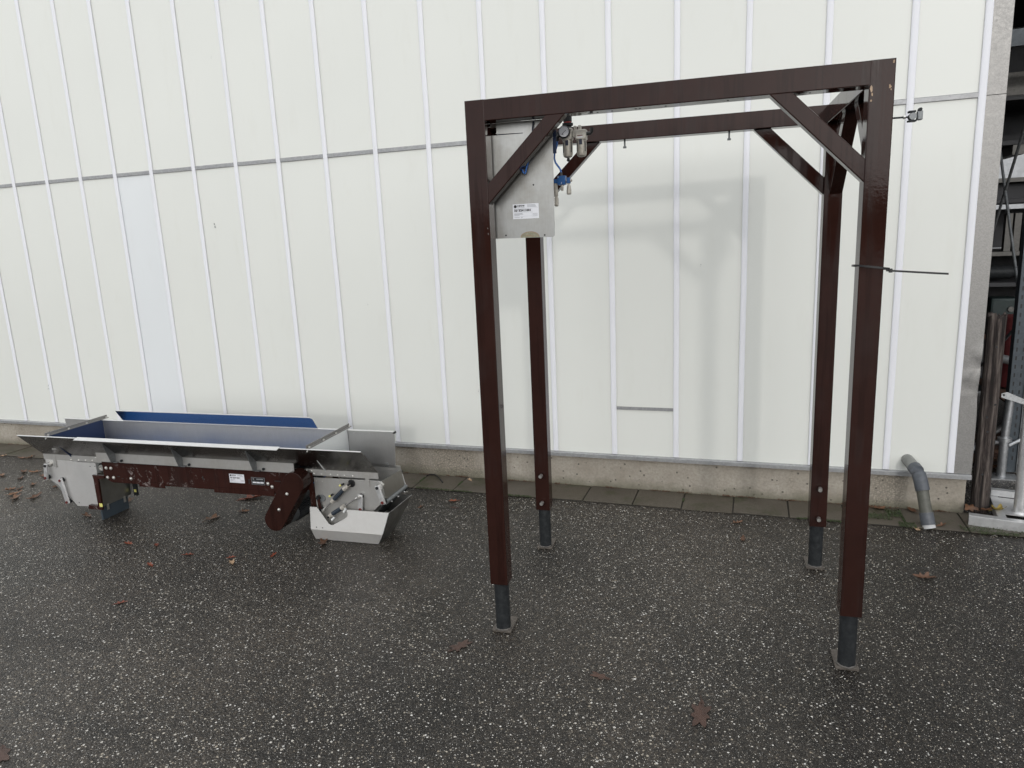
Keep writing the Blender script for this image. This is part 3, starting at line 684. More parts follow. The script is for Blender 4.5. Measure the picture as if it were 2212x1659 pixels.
# back: upright side with inward leaning guard
bs = plate_quad('back_side', [(-1.965,.267,.385),(.395,.267,.350),(.405,.267,.562),(-1.985,.267,.567)], .0025, 'steel_back')
plate_quad('back_hem', [(-1.985,.252,.5680),(.405,.252,.5635),(.405,.270,.5660),(-1.985,.270,.5705)], .0015, 'edge', bs)
MB().box(.400, .412, .255, .275, .555, .5655).build('hem_end', 'black', bs, smooth=0)
gd = plate_quad('guard', [(-1.492,.258,.570),(-.078,.258,.567),(-.080,.218,.630),(-.083,.2115,.640),(-.093,.208,.6445),(-1.492,.208,.647)], .0022, 'guard'); gd['label'] = 'inward leaning guard that mirrors the blue belt'
plate_quad('sheared_edge', [(-1.492,.2070,.6472),(-.094,.2070,.6450),(-.094,.2140,.6470),(-1.492,.2140,.6495)], .001, 'edge', gd)
MB().prism([(.33,.376),(.352,.376),(.352,.356),(.33,.356),(.33,.359),(.349,.359),(.349,.373),(.33,.373)], .262, .2645).build('latch', 'galv_dark', bs, smooth=0)
m = MB()
for x, z in ((.15,.548),(.25,.546)): m.cyl((x, .2645, z), (x, .2665, z), .003, 8)
m.build('screw', 'edge', bs)
# end bars and end plates
for x, mt, dx in ((-1.682, 'navy', .012), (.094, 'white_pl', .012)):
    eb = MB().prism([(x-.002,.5705),(x+.016,.5705),(x+.016,.5745),(x+.002,.5745),(x+.002,.590),(x-.002,.590)], -.136, .312).build('end_bar', 'corner', cv, smooth=0)
    MB().prism([(-.004,.403),(.262,.403),(.262,.5695),(-.135,.5695)], x+dx, x+dx+.004, 'x').build('end_plate', mt, eb, smooth=0)
    for y in (-.12, .02, .15, .30): MB().cyl((x+.009, y, .5745), (x+.009, y, .581), .006, 6).build('bolt', 'zinc', eb)
    MB().tube([(x+.009, -.128, .5695), (x+.006, -.134, .559), (x+.002, -.140, .556)], .004, 6).build('hook', 'zinc', eb)
# left discharge end
lpoly = [(-1.885,.374),(-1.488,.371),(-1.4875,.32),(-1.525,.086),(-1.690,.080),(-1.816,.211),(-1.889,.255)]
pL = MB().prism(lpoly, -.0005, .0035).build('chute_side', 'steel_scoop', cv, smooth=0)
MB().prism(lpoly, Y1-.0035, Y1+.0005).build('chute_side', 'steel_plate', cv, smooth=0)
plate_quad('chute_gate', [(-1.888,.004,.374),(-1.888,Y1-.004,.374),(-1.892,Y1-.004,.26),(-1.892,.004,.26)], .002, 'steel_plate')
plate_quad('chute_gate', [(-1.892,.004,.255),(-1.892,Y1-.004,.255),(-1.70,Y1-.004,.075),(-1.70,.004,.075)], .002, 'steel_plate')
for x, z in ((-1.534,.347),(-1.496,.349),(-1.672,.102)): MB().cyl((x, -.0008, z), (x, .001, z), .0035, 8).build('drill_hole', 'darkhole', pL)
def link_arm(pa, pb, y, wd=.026, mat='alu', caps=('foot','redcap'), th=.012):
    a, b = Vector((pa[0],0,pa[1])), Vector((pb[0],0,pb[1])); d = (b-a).normalized(); n = Vector((d.z,0,-d.x))*wd/2; e = d*wd*.45
    q = [a-e+n, b+e+n, b+e-n, a-e-n]
    o = MB().prism([(p.x, p.z) for p in q], y-th, y).build('link_arm', mat, cv, bevel=.002)
    for p, cm in zip((a, b), caps):
        MB().cyl((p.x, y-th-.004, p.z), (p.x, y-th, p.z), .0085, 12).build('pivot_cap', cm, o)
        MB().cyl((p.x, y, p.z), (p.x, .0 if y < .1 else Y1, p.z), .014, 16).build('pivot_boss', 'foot', o)
    return o
link_arm((-1.862,.341), (-1.878,.262), -.016, caps=('ink','redcap')); link_arm((-1.767,.250), (-1.741,.110), -.014, caps=('redcap','redcap'))
MB().cyl((-1.85, -.0155, .35), (-1.85, -.002, .35), .016, 20).build('bush', 'zinc', cv)
MB().box(-1.816, -1.796, -.006, -.0035, .330, .402).build('strap', 'steel', cv, smooth=0)
MB().box(.347, .371, -.006, -.0035, .332, .403).build('strap', 'steel', cv, smooth=0)
# left leg: brown angle bracket, cross sheet and rubber foot
lg = MB().prism([(-1.508,.300),(-1.418,.300),(-1.420,.282),(-1.468,.276),(-1.474,.075),(-1.502,.075),(-1.503,.27)], -.020, -.008).build('leg_bracket', 'brown_worn', cv, smooth=0)
MB().prism([(-1.575,.102),(-1.503,.102),(-1.503,.075),(-1.578,.075)], -.022, .02).build('foot_tab', 'brown_worn', lg, bevel=.002)
MB().box(-1.4885, -1.4655, -.0215, -.0205, .096, .118).build('tape', 'yellow', lg, smooth=0)
lg2 = MB().box(-1.478, -1.45, .232, .246, .075, .30).build('leg_bracket', 'foot', cv, smooth=0)
MB().box(-1.47, -1.452, .2305, .2318, .10, .118).build('tape', 'yellow', lg2, smooth=0)
cs = MB().box(-1.497, -1.494, .006, .228, .084, .30).build('cross_sheet', 'steel_plate', cv, smooth=0)
rf = MB().box(-1.509, -1.498, -.002, .20, .001, .11).build('rubber_foot', 'rubber', cv, smooth=0)
for y in (.035, .165): MB().box(-1.4975, -1.4935, y, y+.016, .052, .092).build('clip', 'zinc', rf, bevel=.001)
# drive: capsule cover, ribbed motor
c0, c1, rc = Vector((-.180,.138)), Vector((-.033,.362)), .062
def capsule(r):
    d = (c1-c0).normalized(); a0 = math.atan2(d.y, d.x); p = []
    for c, s0 in ((c1, a0-math.pi/2), (c0, a0+math.pi/2)):
        for k in range(15): t = s0+math.pi*k/14; p.append((c.x+r*math.cos(t), c.y+r*math.sin(t)))
    return p
co_ = MB().prism(capsule(rc), -.102, -.02).build('drive_cover', 'brown', cv, bevel=.003, smooth=40); co_['label'] = 'brown capsule shaped chain cover'
for f_ in (.30, .72):
    q = c0.lerp(c1, f_); MB().lathe((q.x-.005, 0, q.y), [(.009,-.102),(.009,-.104),(.0065,-.1045),(.0065,-.109),(.003,-.111)], 12, 'y').build('bolt', 'zinc', co_)
MB().prism([(c0.x-.02,c0.y+.03),(c1.x-.05,c1.y-.02),(c1.x-.02,c1.y-.10),(c0.x+.03,c0.y-.01)], -.020, -.0145).build('motor_plate', 'brown_worn', cv, smooth=0)
mo = MB(); mp_ = []
for k in range(56):
    t = 2*math.pi*k/56; r_ = .060 if k % 2 else .053; mp_.append((-.175+r_*math.cos(t), .125+r_*math.sin(t)))
mo.prism(mp_, .06, .27); mo.build('motor', 'foot', cv, smooth=0)
MB().cyl((-.175, -.02, .125), (-.175, .06, .125), .05, 24).build('gearbox', 'galv_dark', cv)
MB().cyl((-.175, .27, .125), (-.175, .305, .125), .056, 24, .048).build('fan_cowl', 'foot', cv)
MB().box(-.255, -.215, .10, .19, .10, .16).build('terminal_box', 'galv_dark', cv, bevel=.003)
MB().tube([(-.24,.09,.12),(-.255,.06,.105),(-.25,.03,.15),(-.235,.02,.21),(-.2,.02,.25)], .005, 8).build('motor_cable', 'galv_dark', cv)
MB().box(-.008, .022, .003, .02, .17, .362).build('leg_post', 'brown_worn', cv, smooth=0)
MB().box(-.008, .022, .245, .262, .10, .362).build('leg_post', 'brown_worn', cv, smooth=0)
MB().cyl((.0, .02, .35), (.0, Y1-.01, .35), .035, 20).build('drive_roller', 'foot', cv)
# right discharge end
rpoly = [(.030,.364),(.442,.366),(.455,.268),(.36,.175),(.30,.10),(.03,.10)]
pR = MB().prism(rpoly, -.0005, .0035).build('chute_side', 'steel', cv, smooth=0)
MB().prism([(.2,.372),(.425,.362),(.43,.26),(.36,.175),(.30,.10),(.03,.10),(.03,.372)], Y1-.0035, Y1+.0005).build('chute_side', 'steel', cv, smooth=0)
for x, z in ((.043,.345),(.081,.345)): MB().cyl((x, -.003, z), (x, .001, z), .004, 8).build('screw', 'zinc', pR)
gt = plate_quad('chute_gate', [(.440,.006,.366),(.452,.006,.262),(.440,Y1-.006,.250),(.428,Y1-.006,.343)], .003, 'steel_plate')
MB().cyl((.452, .004, .246), (.440, Y1+.015, .236), .0125, 16).build('pivot_tube', 'galv_dark', gt)
MB().cyl((.440, Y1+.015, .236), (.4395, Y1+.019, .2358), .0115, 16).build('pivot_cap', 'redcap', gt)
for y in (.06, .14, .22): MB().cyl((.458, y, .234-y*.03), (.464, y, .233-y*.03), .004, 8).build('screw', 'edge', gt)
plate_quad('chute_gate', [(.452,.006,.245),(.452,Y1-.006,.24),(.33,Y1-.006,.10),(.33,.006,.10)], .003, 'foot')
link_arm((.428,.338), (.452,.258), -.018, caps=('ink','redcap'), th=.014)
MB().cyl((.44, -.018, .345), (.44, -.002, .345), .017, 20).build('bush', 'zinc', cv)
link_arm((.411,.322), (.434,.222), Y1+.022, wd=.02)
MB().lathe((.412, 0, .327), [(.003,Y1-.004),(.010,Y1+.002),(.0125,Y1+.010),(.010,Y1+.018),(.003,Y1+.022)], 16, 'y').build('knob', 'black', cv)
link_arm((.314,.276), (.310,.205), -.012, wd=.028, caps=('zinc','redcap'), th=.008); link_arm((.052,.252), (.062,.186), -.010, wd=.016, mat='brown_worn', caps=('foot','foot'), th=.008)
MB().lathe((.072, 0, .248), [(.020,-.001),(.020,-.007),(.012,-.0075),(.012,-.004),(.003,-.0035)], 24, 'y').build('bearing', 'galv_dark', cv)
MB().lathe((.262, 0, .345), [(.021,-.001),(.021,-.006),(.008,-.0065)], 24, 'y').build('pivot_disc', 'black', cv)
def air_cylinder(pts, r, fitmat, fits, y=-.024):
    q = [Vector((p[0], y, p[1])) for p in pts]
    o = MB().cyl(q[2], q[3], r, 20).build('air_cylinder', 'cyl', cv)
    MB().cyl(q[1], q[2], r*1.15, 16).build('end_cap', 'alu_cast', o); MB().cyl(q[3], q[4], r*1.15, 16).build('end_cap', 'alu_cast', o)
    MB().cyl(q[0], q[1], r*.9, 12).build('clevis', 'alu_cast', o)
    MB().cyl(q[0]+Vector((0,-.012,0)), q[0]+Vector((0,.020,0)), r*.55, 12).build('clevis_pin', 'ink', o)
    MB().cyl(q[4], q[5], r*.34, 10).build('piston_rod', 'corner', o)
    MB().cyl(q[5], q[6], r*.62, 8).build('rod_fork', 'zinc', o); MB().cyl(q[6]+Vector((0,-.010,0)), q[6]+Vector((0,.018,0)), r*.55, 10).build('fork_pin', 'zinc', o)
    for a, b in fits:
        a, b = Vector((a[0], y-.004, a[1])), Vector((b[0], y-.004, b[1]))
        MB().cyl(a, a.lerp(b, .55), .0058, 10).build('fitting', 'black' if fitmat == 'yellow' else fitmat, o); MB().cyl(a.lerp(b, .55), b, .0062, 10).build('fitting_ring', fitmat, o)
    return o
air_cylinder([(.259,.347),(.243,.331),(.224,.317),(.160,.256),(.143,.240),(.103,.204),(.086,.188)], .0120, 'yellow', (((.228,.348),(.203,.337)), ((.158,.285),(.133,.271))))
air_cylinder([(.118,.153),(.134,.165),(.142,.171),(.200,.208),(.218,.219),(.292,.268),(.311,.279)], .0120, 'white_pl', (((.228,.208),(.213,.187)), ((.152,.152),(.135,.136))), y=-.026)
# scoop under the right end
sc = [(.014,.209),(.056,.209),(.120,.118),(.126,.1135),(.134,.111),(.148,.1125),(.219,.152),(.238,.166),(.245,.181),(.240,.207),(.490,.207),(.442,.079),(.005,.077)]
so_ = MB().prism(sc, -.042, -.0395).build('scoop', 'steel_bright', cv, smooth=0); so_['label'] = 'bright stainless scoop tray resting on the asphalt'
plate_quad('lower_front', [(.005,-.0415,.0768),(.442,-.0415,.0788),(.390,0,.002),(.001,0,.002)], .0025, 'steel_bright', so_)
plate_quad('end_face', [(.490,-.0415,.207),(.442,-.0415,.079),(.390,0,.002),(.386,.205,.002),(.478,.272,.190)], .0025, 'steel_plate', so_)
plate_quad('back_face', [(.014,.272,.190),(.478,.272,.190),(.386,.205,.003),(.005,.205,.003)], .0025, 'steel_plate', so_)
plate_quad('bottom', [(.003,.002,.003),(.388,.002,.003),(.384,.203,.003),(.003,.203,.003)], .0025, 'steel_plate', so_)
plate_quad('side_face', [(.008,-.039,.20),(.004,-.039,.078),(.003,0,.004),(.003,.203,.004),(.010,.27,.188)], .0025, 'steel_plate', so_)
for x, z in ((.042,.092),(.080,.091)): MB().cyl((x, -.0428, z), (x, -.041, z), .0035, 8).build('drill_hole', 'darkhole', so_)
plate_quad('sheared_edge', [(.490,-.0425,.2072),(.492,-.0400,.2078),(.480,.272,.1912),(.4775,.272,.1902)], .001, 'edge', so_)

# ================================================================== drain pipe
dp = tag(empty('drain_pipe', (.84, WY, 0)), 'grey plastic drain pipe bending from the wall down into the paving', 'pipe')
def W_(p): return (p[0]-.84, p[1]-WY, p[2])
MB().tube([W_(q) for q in [(.823,WY+.01,.300),(.830,WY-.04,.296),(.842,WY-.10,.283),(.846,WY-.115,.279)]], .031, 20).build('wall_stub', 'pvc_stub', dp)
MB().tube([W_(q) for q in [(.842,4.150,.285),(.850,4.118,.276),(.856,4.094,.262),(.861,4.078,.240),(.867,4.064,.208),(.871,4.055,.188)]], .035, 24).build('elbow', 'pvc', dp)
MB().tube([W_(q) for q in [(.868,4.061,.20),(.884,4.030,.10),(.893,4.012,.05)]], .030, 24).build('pipe', 'pvc_old', dp)
MB().tube([W_(q) for q in [(.8875,4.023,.079),(.898,4.002,.020)]], .0345, 24).build('coupling', 'pvc', dp)
MB().tube([W_(q) for q in [(.896,4.005,.03),(.903,3.994,.002)]], .031, 20).build('mortar_collar', 'mortar', dp)
# ================================================================== right hand yard
wp_ = MB(); n = 22; v = []; f = []; zs = [0,.15,.3,.45,.6,.75,.9,1.02,1.085]; rr = random.Random(11)
off = [rr.uniform(-.0025, .0025) for _ in range(n)]
for j, z in enumerate(zs):
    for k in range(n):
        t = 2*math.pi*k/n; r_ = .0445+off[k]+rr.uniform(-.0012, .0012)
        zz = z if j < len(zs)-1 else z+rr.uniform(-.012, .028)
        v.append((r_*math.cos(t), r_*math.sin(t), zz))
for j in range(len(zs)-1):
    for k in range(n): f.append((j*n+k, j*n+(k+1) % n, (j+1)*n+(k+1) % n, (j+1)*n+k))
v.append((0, 0, 1.075)); f += [((len(zs)-1)*n+k, (len(zs)-1)*n+(k+1) % n, len(v)-1) for k in range(n)]
wpo = wp_.add(v, f).build('wooden_post', 'wood', None, smooth=60); wpo.location = (1.206, 4.305, 0)
tag(wpo, 'weathered brown round wooden post with a splintered top beside the building corner', 'post')
for z, a in ((.93,-95),(.62,-70),(.55,-110),(.47,-100),(.23,-105)):
    MB().cyl((.043*math.cos(R(a)), .043*math.sin(R(a)), z), (.049*math.cos(R(a)), .049*math.sin(R(a)), z+.003), .005, 8).build('nail', 'ink', wpo)
# aluminium base frame with post
af = tag(empty('aluminium_stand', (1.098, 4.073, 0), R(-13)), 'welded aluminium stand with low base bars and an upright tube, before the wooden post', 'stand')
MB().box(0, .9, 0, .045, .006, .062).build('front_bar', 'alu', af, bevel=.002)
MB().box(-.0008, .001, .006, .039, .014, .054).build('bar_end', 'ink', af, smooth=0)
MB().prism([(.128,.0455),(.168,.0455),(.140,.40),(.100,.40)], .012, .058, 'z').build('cross_bar', 'alu', af, bevel=.002)
MB().box(.105, .9, .38, .42, .0585, .095).build('rear_bar', 'alu', af, bevel=.002)
MB().box(.135, .9, .12, .378, .050, .056).build('deck_plate', 'alu', af, smooth=0)
MB().cyl((.228, .175, .056), (.228, .175, 1.5), .029, 24).build('upright_tube', 'alu', af)
MB().tube([(.228+.031*math.cos(k*.45), .175+.031*math.sin(k*.45), .058) for k in range(15)], .004, 6).build('weld_bead', 'edge', af)
# galvanised scaffold post
sp_ = tag(empty('scaffold_post', (1.486, 4.95, 0)), 'galvanised scaffold tube with a collar and clamp bracket behind the wooden post', 'scaffold tube')
MB().cyl((0,0,0), (0,0,.26), .025, 20).build('lower_tube', 'galv', sp_); MB().cyl((0,0,.25), (0.012,0,.53), .0225, 20).build('upper_tube', 'galv', sp_)
MB().cyl((0,0,.235), (0,0,.258), .038, 20).build('collar', 'galv', sp_)
MB().prism([(-.05,.545),(-.02,.553),(.095,.50),(.095,.478),(.06,.482),(-.05,.52)], -.04, -.034).build('clamp_plate', 'galv', sp_, smooth=0)
for x, z in ((-.038,.535),(.08,.492)): MB().cyl((x,-.041,z), (x,-.0335,z), .007, 10).build('bolt_hole', 'ink', sp_)
MB().box(-.09, .09, -.06, .06, .0, .006).build('base_plate', 'galv', sp_, smooth=0)
MB().tube([(.03,.02,.20),(.28,.10,.33)], .011, 10).build('stay', 'galv', sp_)
# pallet rack, its end frame just past the corner
rk = tag(empty('pallet_rack', (1.53, 5.0, 0)), 'blue grey perforated pallet rack with crossed brace rods in the dark yard', 'rack')
def upright(y, parent=rk):
    o = MB().box(-.028, .045, y-.002, y+.002, .02, 3.3).build('upright', 'rackblue', parent, smooth=0)
    MB().box(-.030, -.0275, y-.002, y+.06, .02, 3.3).build('upright_side', 'rackblue', o, smooth=0)
    MB().box(.0455, .049, y-.012, y+.06, .02, 3.3).build('upright_flange', 'galv_dark', o, smooth=0)
    return o
u0 = upright(0); u1 = upright(1.1); m = MB()
for k in range(60):
    for dx in (-.012, .022): m.box(dx-.004, dx+.004, -.0028, -.0018, .10+k*.053, .125+k*.053)
tag(m.build('slots', 'ink', u0, smooth=0), None, kind='stuff')
for za, zb2 in ((1.06, 2.55), (2.47, .97)): MB().tube([(0,.05,za),(0,1.1,zb2)], .009, 10).build('brace_rod', 'galv_dark', rk)
MB().tube([(0,.05,.95),(0,1.1,.35)], .009, 10).build('brace_rod', 'galv_dark', rk)
for z in (.30, 2.75):
    for y in (.0, 1.1): MB().box(.046, 2.7, y+.01, y+.05, z, z+.11).build('load_beam', 'rackblue', rk, smooth=0)
MB().box(.05, 2.7, .06, 1.09, .395, .405).build('deck', 'board', rk, smooth=0)
# second rack behind, full of machine parts
rb = tag(empty('storage_shelf', (1.35, 6.7, 0)), 'dark shelf rack loaded with profiles and machine parts behind the pallet rack', 'shelf')
for x in (0., 1.5, 3.0):
    for y in (0., .75): MB().box(x-.03, x+.03, y, y+.05, 0, 3.0).build('post', 'shed', rb, smooth=0)
for z, mt in ((.62,'board'),(1.045,'shed'),(1.290,'dull_alu'),(1.700,'shed'),(1.86,'dull_alu'),(2.14,'shed'),(2.47,'shed')):
    MB().box(.031, 3.2, -.02, .80, z, z+.032).build('shelf_board', mt, rb, smooth=0)
for x0, x1 in ((.2, 2.9),): MB().box(x0, x1, .70, .74, 1.33, 1.66).build('back_panel', 'shed', rb, smooth=0)
MB().box(.05, 3.1, .72, .76, .66, 1.28).build('back_panel', 'shed', rb, smooth=0); MB().box(.05, 3.1, .72, .76, 0.02, .6).build('back_panel', 'shed', rb, smooth=0)
MB().box(.05, 3.1, .72, .76, 2.18, 3.0).build('back_panel', 'shed', rb, smooth=0)
MB().box(.1, 3.1, .1, .7, 1.736, 1.852).build('load_box', 'shed', rb, smooth=0)
MB().box(.52, .60, -.01, .5, 2.066, 2.138).build('hanger', 'dull_alu', rb, smooth=0)
def loose(name, mb, mat, label, cat, group=None, **k): return tag(mb.build(name, mat, None, **k), label, cat, group)
for k in range(4):
    loose('aluminium_profile', MB().box(1.45, 4.3, 6.70+k*.06, 6.75+k*.06, 2.507, 2.56+.052*(k % 2)+.03*k), 'dull_alu', 'long dull aluminium profile on the top shelf, %s of four' % ('nearest', 'second', 'third', 'farthest')[k], 'profile', 'profiles stacked on the shelf', smooth=0)
for k in range(3):
    loose('upright_profile', MB().box(1.88+k*.06, 1.925+k*.06, 6.72, 6.78, 1.3235, 1.62), 'dull_alu', 'short upright profile on the middle shelf, %s of three' % ('leftmost', 'middle', 'rightmost')[k], 'profile', 'short profiles on the middle shelf', smooth=0)
m = MB(); m.cyl((1.80,6.8,1.155), (1.965,6.8,1.155), .055, 20); m.cyl((1.97,6.8,1.155), (2.01,6.8,1.155), .042, 20)
loose('conveyor_roller', m, 'foot', 'dark roller with a shiny end ring on the shelf', 'roller')
mt_ = tag(empty('gear_motor', (1.96, 6.75, .652)), 'dark green gear motor with a red end standing on the lower shelf', 'motor')
MB().box(-.14, .06, -.06, .12, .002, .30).build('housing', 'dark_green', mt_, bevel=.02)
MB().cyl((.0,-.062,.21), (.0,-.075,.21), .022, 12).build('shaft', 'dull_alu', mt_); MB().cyl((.065,.02,.22), (.085,.02,.22), .055, 16).build('flange', 'galv_dark', mt_)
MB().cyl((.085,.02,.22), (.20,.02,.22), .06, 20).build('red_end', 'redpaint', mt_)
loose('red_cylinder', MB().cyl((1.75,5.75,.42), (1.75,5.75,.92), .11, 24), 'redpaint', 'dull red cylinder standing on the rack deck', 'cylinder', bevel=.01)
loose('steel_pipe', MB().tube([(1.45,5.25,.72),(1.95,5.6,.55)], .028, 14), 'galv_dark', 'thick grey pipe leaning behind the wooden post', 'pipe')
for k, (a, b) in enumerate((((1.40,5.5,.03),(2.2,5.35,.24)), ((1.5,5.1,.02),(2.3,5.6,.10)), ((1.36,5.3,.02),(1.85,5.7,.30)))):
    loose('loose_tube', MB().tube([a, b], .017, 10), 'galv', ('thin galvanised tube lying %s the scaffold tube' % ('slanting behind', 'low behind', 'steeply behind')[k]), 'tube')
for k, (x, y, a) in enumerate(((1.75,5.45,.5),(1.85,5.3,-.35),(1.8,5.65,.15))):
    o = loose('timber_board', MB().box(-.45, .45, -.05, .05, 0, .025), 'board', ('brown timber board on the ground, %s of three behind the scaffold tube' % ('middle', 'nearest', 'farthest')[k]), 'board', smooth=0)
    o.location = (x, y, .006+.03*k); o.rotation_euler = (0, 0, a)
# shed over that yard, far building behind
sh = tag(empty('open_shed', (1.2, 4.7, 0)), 'dark open shed roof over the storage yard right of the building', 'shed')
MB().box(-.06, 9, .05, 6.5, 3.42, 3.5).build('roof', 'shed', sh, smooth=0)
for y in (1.2, 3.0, 4.8): MB().box(-.06, 9, y, y+.14, 3.2, 3.419).build('rafter', 'shed', sh, smooth=0)
MB().box(8.9, 9, .05, 6.5, 0, 3.419).build('side_wall', 'shed', sh, smooth=0)
for x in (3.6, 8.7): MB().box(x, x+.12, .1, .22, 0, 3.419).build('post', 'shed', sh, smooth=0)
fb = tag(empty('far_building', (6, 22, 0)), 'pale far building seen through gaps in the shelves', 'building')
MB().box(-9, 14, 0, 8, 0, 6).build('wall', 'farwall', fb, smooth=0); MB().box(-9.2, 14.2, -.2, 8.2, 6, 6.3).build('roof', 'trim', fb, smooth=0)

# ================================================================== leaves, litter and moss
def leaf_mesh(name, mat, lobes, curl, seed):
    r_ = random.Random(seed); n = 30; v = [(0,0,.004)]; f = []
    for ring_ in (.5, 1.):
        for k in range(n):
            t = 2*math.pi*k/n
            r0 = (.55+.45*abs(math.cos(t)))*(1+.28*math.cos(lobes*t)+r_.uniform(-.06, .06))*ring_
            x, y = r0*math.cos(t)*.05, r0*math.sin(t)*.032
            z = .003+curl*(y*y*26+x*x*6*(1 if seed % 2 else .4))+curl*r_.uniform(0, .006)*ring_+curl*.05*x*math.sin(seed)
            v.append((x, y, max(z, .0022)))
    for k in range(n):
        f.append((0, 1+k, 1+(k+1) % n)); f.append((1+k, 1+n+k, 1+n+(k+1) % n, 1+(k+1) % n))
    mb = MB().add(v, f); mb.tube([(.04,0,.006),(.06,.002,.006),(.075,.006,.005)], .0009, 5)
    return mb.mesh(name, mat, smooth=60)
LM = {'b': [leaf_mesh('leaf', 'leaf', l, c, s) for l, c, s in ((5,.55,1),(7,.9,2),(4,.7,3))], 'r': [leaf_mesh('leaf', 'leaf_red', 6, .6, 4)],
      'w': [leaf_mesh('leaf', 'leaf_wet', 5, .05, 5), leaf_mesh('leaf', 'leaf_wet', 7, .05, 8)], 'p': [leaf_mesh('leaf', 'leaf_pale', 5, .6, 6)], 'y': [leaf_mesh('leaf', 'leaf_yellow', 5, 1.1, 7)]}
GL = 'leaves scattered left of the conveyor'
def leaf(x, y, kind, s, label, group=None, z=.0, rot=None):
    o = link('fallen_leaf', random.choice(LM[kind])); o.location = (x, y, z)
    o.rotation_euler = (random.uniform(-.12, .12) if kind != 'w' else 0, random.uniform(-.12, .12) if kind != 'w' else 0, random.uniform(0, 6.3) if rot is None else rot); o.scale = (s, s, s)
    return tag(o, label, 'leaf', group)
for x, y, k, s in ((-5.3,3.67,'b',.9),(-5.21,3.69,'b',.8),(-5.16,3.54,'b',.75),(-5.05,3.63,'b',.6),(-5.4,3.57,'b',.8),(-4.93,3.46,'b',.7),(-4.7,3.46,'b',.75),(-4.94,3.37,'b',.6),(-5.0,3.34,'b',.7),(-4.87,3.27,'b',.9),(-4.78,3.22,'b',1.0),(-4.65,3.26,'b',1.05),(-5.69,3.95,'b',.7),(-5.63,3.98,'b',.7),(-5.94,3.97,'p',.5)):
    leaf(x, y, k, s, 'curled brown leaf on the asphalt left of the conveyor', GL)
leaf(-3.96,3.08,'b',.75,'brown leaf beside the rubber foot at the conveyor left end'); leaf(-3.91,3.36,'b',.7,'brown leaf behind the rubber foot of the conveyor')
leaf(-3.09,3.58,'r',1.55,'large rusty red leaf under the conveyor beam'); leaf(-3.11,3.22,'b',1.05,'upright curled orange brown leaf in front of the conveyor beam')
leaf(-2.99,3.37,'b',.6,'small dull leaf under the conveyor left of the chain cover'); leaf(-2.57,3.44,'p',.6,'pale leaf beneath the motor'); leaf(-2.22,3.1-.03,'b',.9,'flat brown leaf touching the scoop front edge')
leaf(-2.4,2.88,'r',.42,'tiny orange leaf in front of the scoop'); leaf(-2.61,2.8,'r',.4,'tiny red leaf in front of the chain cover'); leaf(-2.56,2.75,'p',.6,'pale crumpled leaf in front of the chain cover')
for x, y in ((-3.33,2.81),(-3.15,2.83),(-2.87,2.77),(-2.98,2.62),(-2.79,2.26)): leaf(x, y, 'r', .5, 'small wet reddish leaf on the asphalt in front of the conveyor', 'small reddish leaves in front of the conveyor')
leaf(-2.32,1.36,'w',.9,'dark leaf at the lower left edge of the picture'); leaf(-.03,3.64,'b',.55,'small brown leaf behind the frame, between its rear legs and nearer the camera'); leaf(-.06,3.85,'b',.6,'small brown leaf near the slabs behind the frame')
leaf(.76,3.39,'b',.85,'curled orange brown leaf right of the frame'); leaf(-.51,2.29,'w',.7,'dark thin leaf on the asphalt between the front legs'); leaf(-.14,2.17,'w',1.25,'large flat dark brown wet leaf between the front legs, lowest in the picture')
leaf(-1.09,2.34,'w',1.0,'faint wet brown leaf just left of the front left foot'); leaf(-1.76,3.82,'r',.6,'orange red leaf between scoop and frame'); leaf(-1.92,3.68,'b',.45,'small curled leaf right of the scoop'); leaf(-1.71,3.72,'w',.5,'dark small leaf between scoop and frame')
leaf(-1.8,4.19,'p',.45,'tiny orange leaf against the plinth left of the frame',z=.008); leaf(.84,3.97,'p',.5,'pale leaf at the foot of the drain pipe'); leaf(.86,4.215,'b',.75,'rusty leaf against the plinth behind the drain pipe',z=.008)
leaf(.69,4.21,'b',.8,'rusty leaf against the plinth left of the drain pipe',z=.008); leaf(.965,4.03,'b',.55,'brown leaf right of the drain pipe foot',z=.006)
leaf(1.262,4.20,'y',.9,'crumpled yellow leaf at the wooden post foot',z=.052); leaf(1.205,4.20,'b',.8,'curled brown leaf at the wooden post foot',z=.045); o = leaf(1.14,4.235,'b',.75,'brown leaf leaning on the plinth corner',z=.045); o.rotation_euler = (1.2,.2,.4)
for x, y in ((1.5,5.2),(1.62,5.3),(1.45,5.05)): leaf(x, y, 'b', 1.4, 'brown leaf in the dark yard behind the scaffold tube', 'leaves in the dark yard', z=.02)
def ordinal_labels(group, fmt):
    q = [o for o in C.objects if o.get('group') == group]
    cy, sy = math.cos(YAW), math.sin(YAW)
    q.sort(key=lambda o: (o.location.x*cy-o.location.y*sy)/(o.location.x*sy+o.location.y*cy))
    W = ['first','second','third','fourth','fifth','sixth','seventh','eighth','ninth','tenth','eleventh','twelfth','thirteenth','fourteenth','fifteenth']
    for i, o in enumerate(q): o['label'] = fmt % W[i]
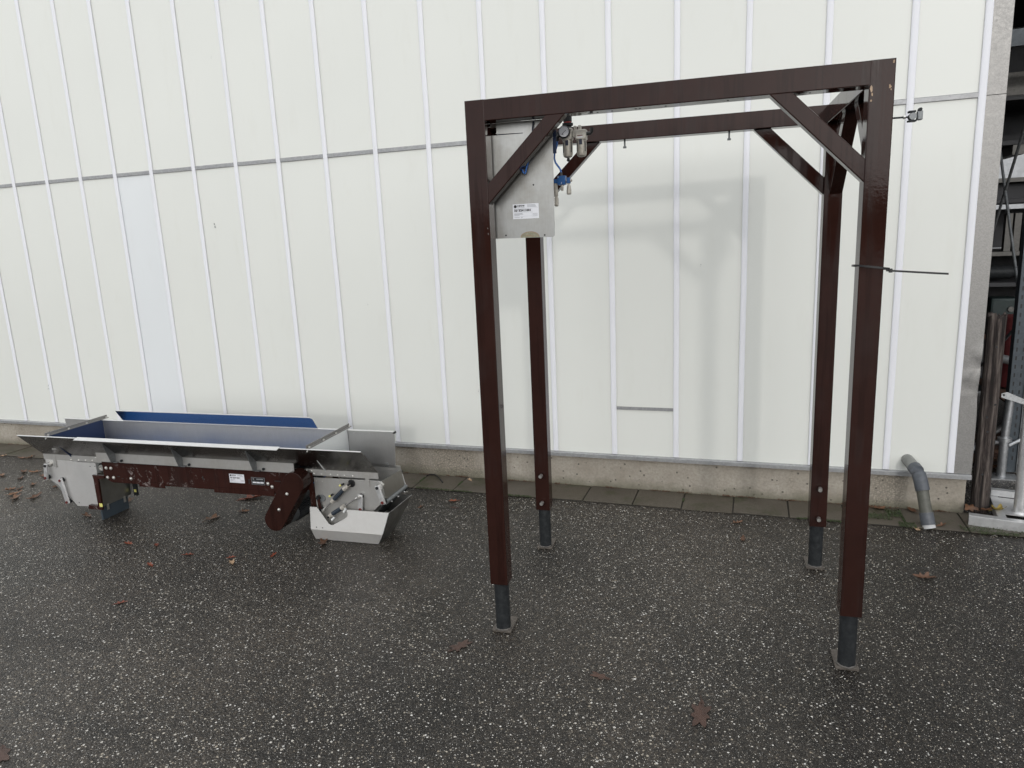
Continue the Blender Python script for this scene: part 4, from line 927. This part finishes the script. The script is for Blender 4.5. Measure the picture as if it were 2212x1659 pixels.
ordinal_labels(GL, 'curled brown leaf on the asphalt left of the conveyor, %s from the left')
ordinal_labels('small reddish leaves in front of the conveyor', 'small wet reddish leaf in front of the conveyor, %s from the left')
ordinal_labels('leaves in the dark yard', 'brown leaf in the dark yard by the scaffold tube, %s from the left')
tw = MB().tube([(-2.126,4.20,.014),(-2.112,4.225,.016),(-2.07,4.215,.02),(-2.02,4.17,.018),(-1.96,4.10,.012)], .004, 6).build('twig', 'ink'); tag(tw, 'thin black bent twig on the slabs beside the scoop', 'twig')
def scatter(name, mat, spots, n, size, label, zmax=.006):
    v = []; f = []
    for _ in range(n):
        x0, x1, y0, y1, z = random.choice(spots)
        x, y = random.uniform(x0, x1), random.uniform(y0, y1); s = random.uniform(.4, 1)*size; t = random.uniform(0, 6.3)
        dx, dy = math.cos(t)*s, math.sin(t)*s; k = len(v); h = z+random.uniform(.0005, zmax)
        v += [(x-dx, y-dy, h), (x+dy*.5, y-dx*.5, h+random.uniform(0, zmax)), (x+dx, y+dy, h), (x-dy*.5, y+dx*.5, h+random.uniform(0, zmax))]; f.append((k, k+1, k+2, k+3))
    o = MB().add(v, f).build(name, mat, smooth=0); tag(o, label, kind='stuff'); return o
sp1 = []
for _ in range(150):
    x = random.uniform(-7, 1.05); sp1.append((x, x+random.uniform(.02, .12), WY-.016, WY-.001, .008))
scatter('leaf_litter', 'litter', sp1, 2600, .005, 'rusty leaf litter along the foot of the plinth')
sp2 = [(.58,.74,4.05,4.13,.007),(.72,.80,4.10,4.20,.007),(.76,.84,3.975,4.04,.003),(1.05,1.36,3.97,4.05,.006),(1.12,1.3,3.97,4.0,.002),(-1.5,-1.3,3.975,3.99,.002),(.25,.5,3.97,3.99,.002),(-2.1,-1.7,3.975,3.99,.002)]
for x in jx[:14]:
    if random.random() < .6:
        y_ = random.uniform(3.98, 4.15); sp2.append((x-.005, x+.005, y_, y_+random.uniform(.03, .08), .002))
scatter('moss', 'moss', sp2, 7000, .0042, 'green moss in the slab joints and beside the drain pipe', .007)
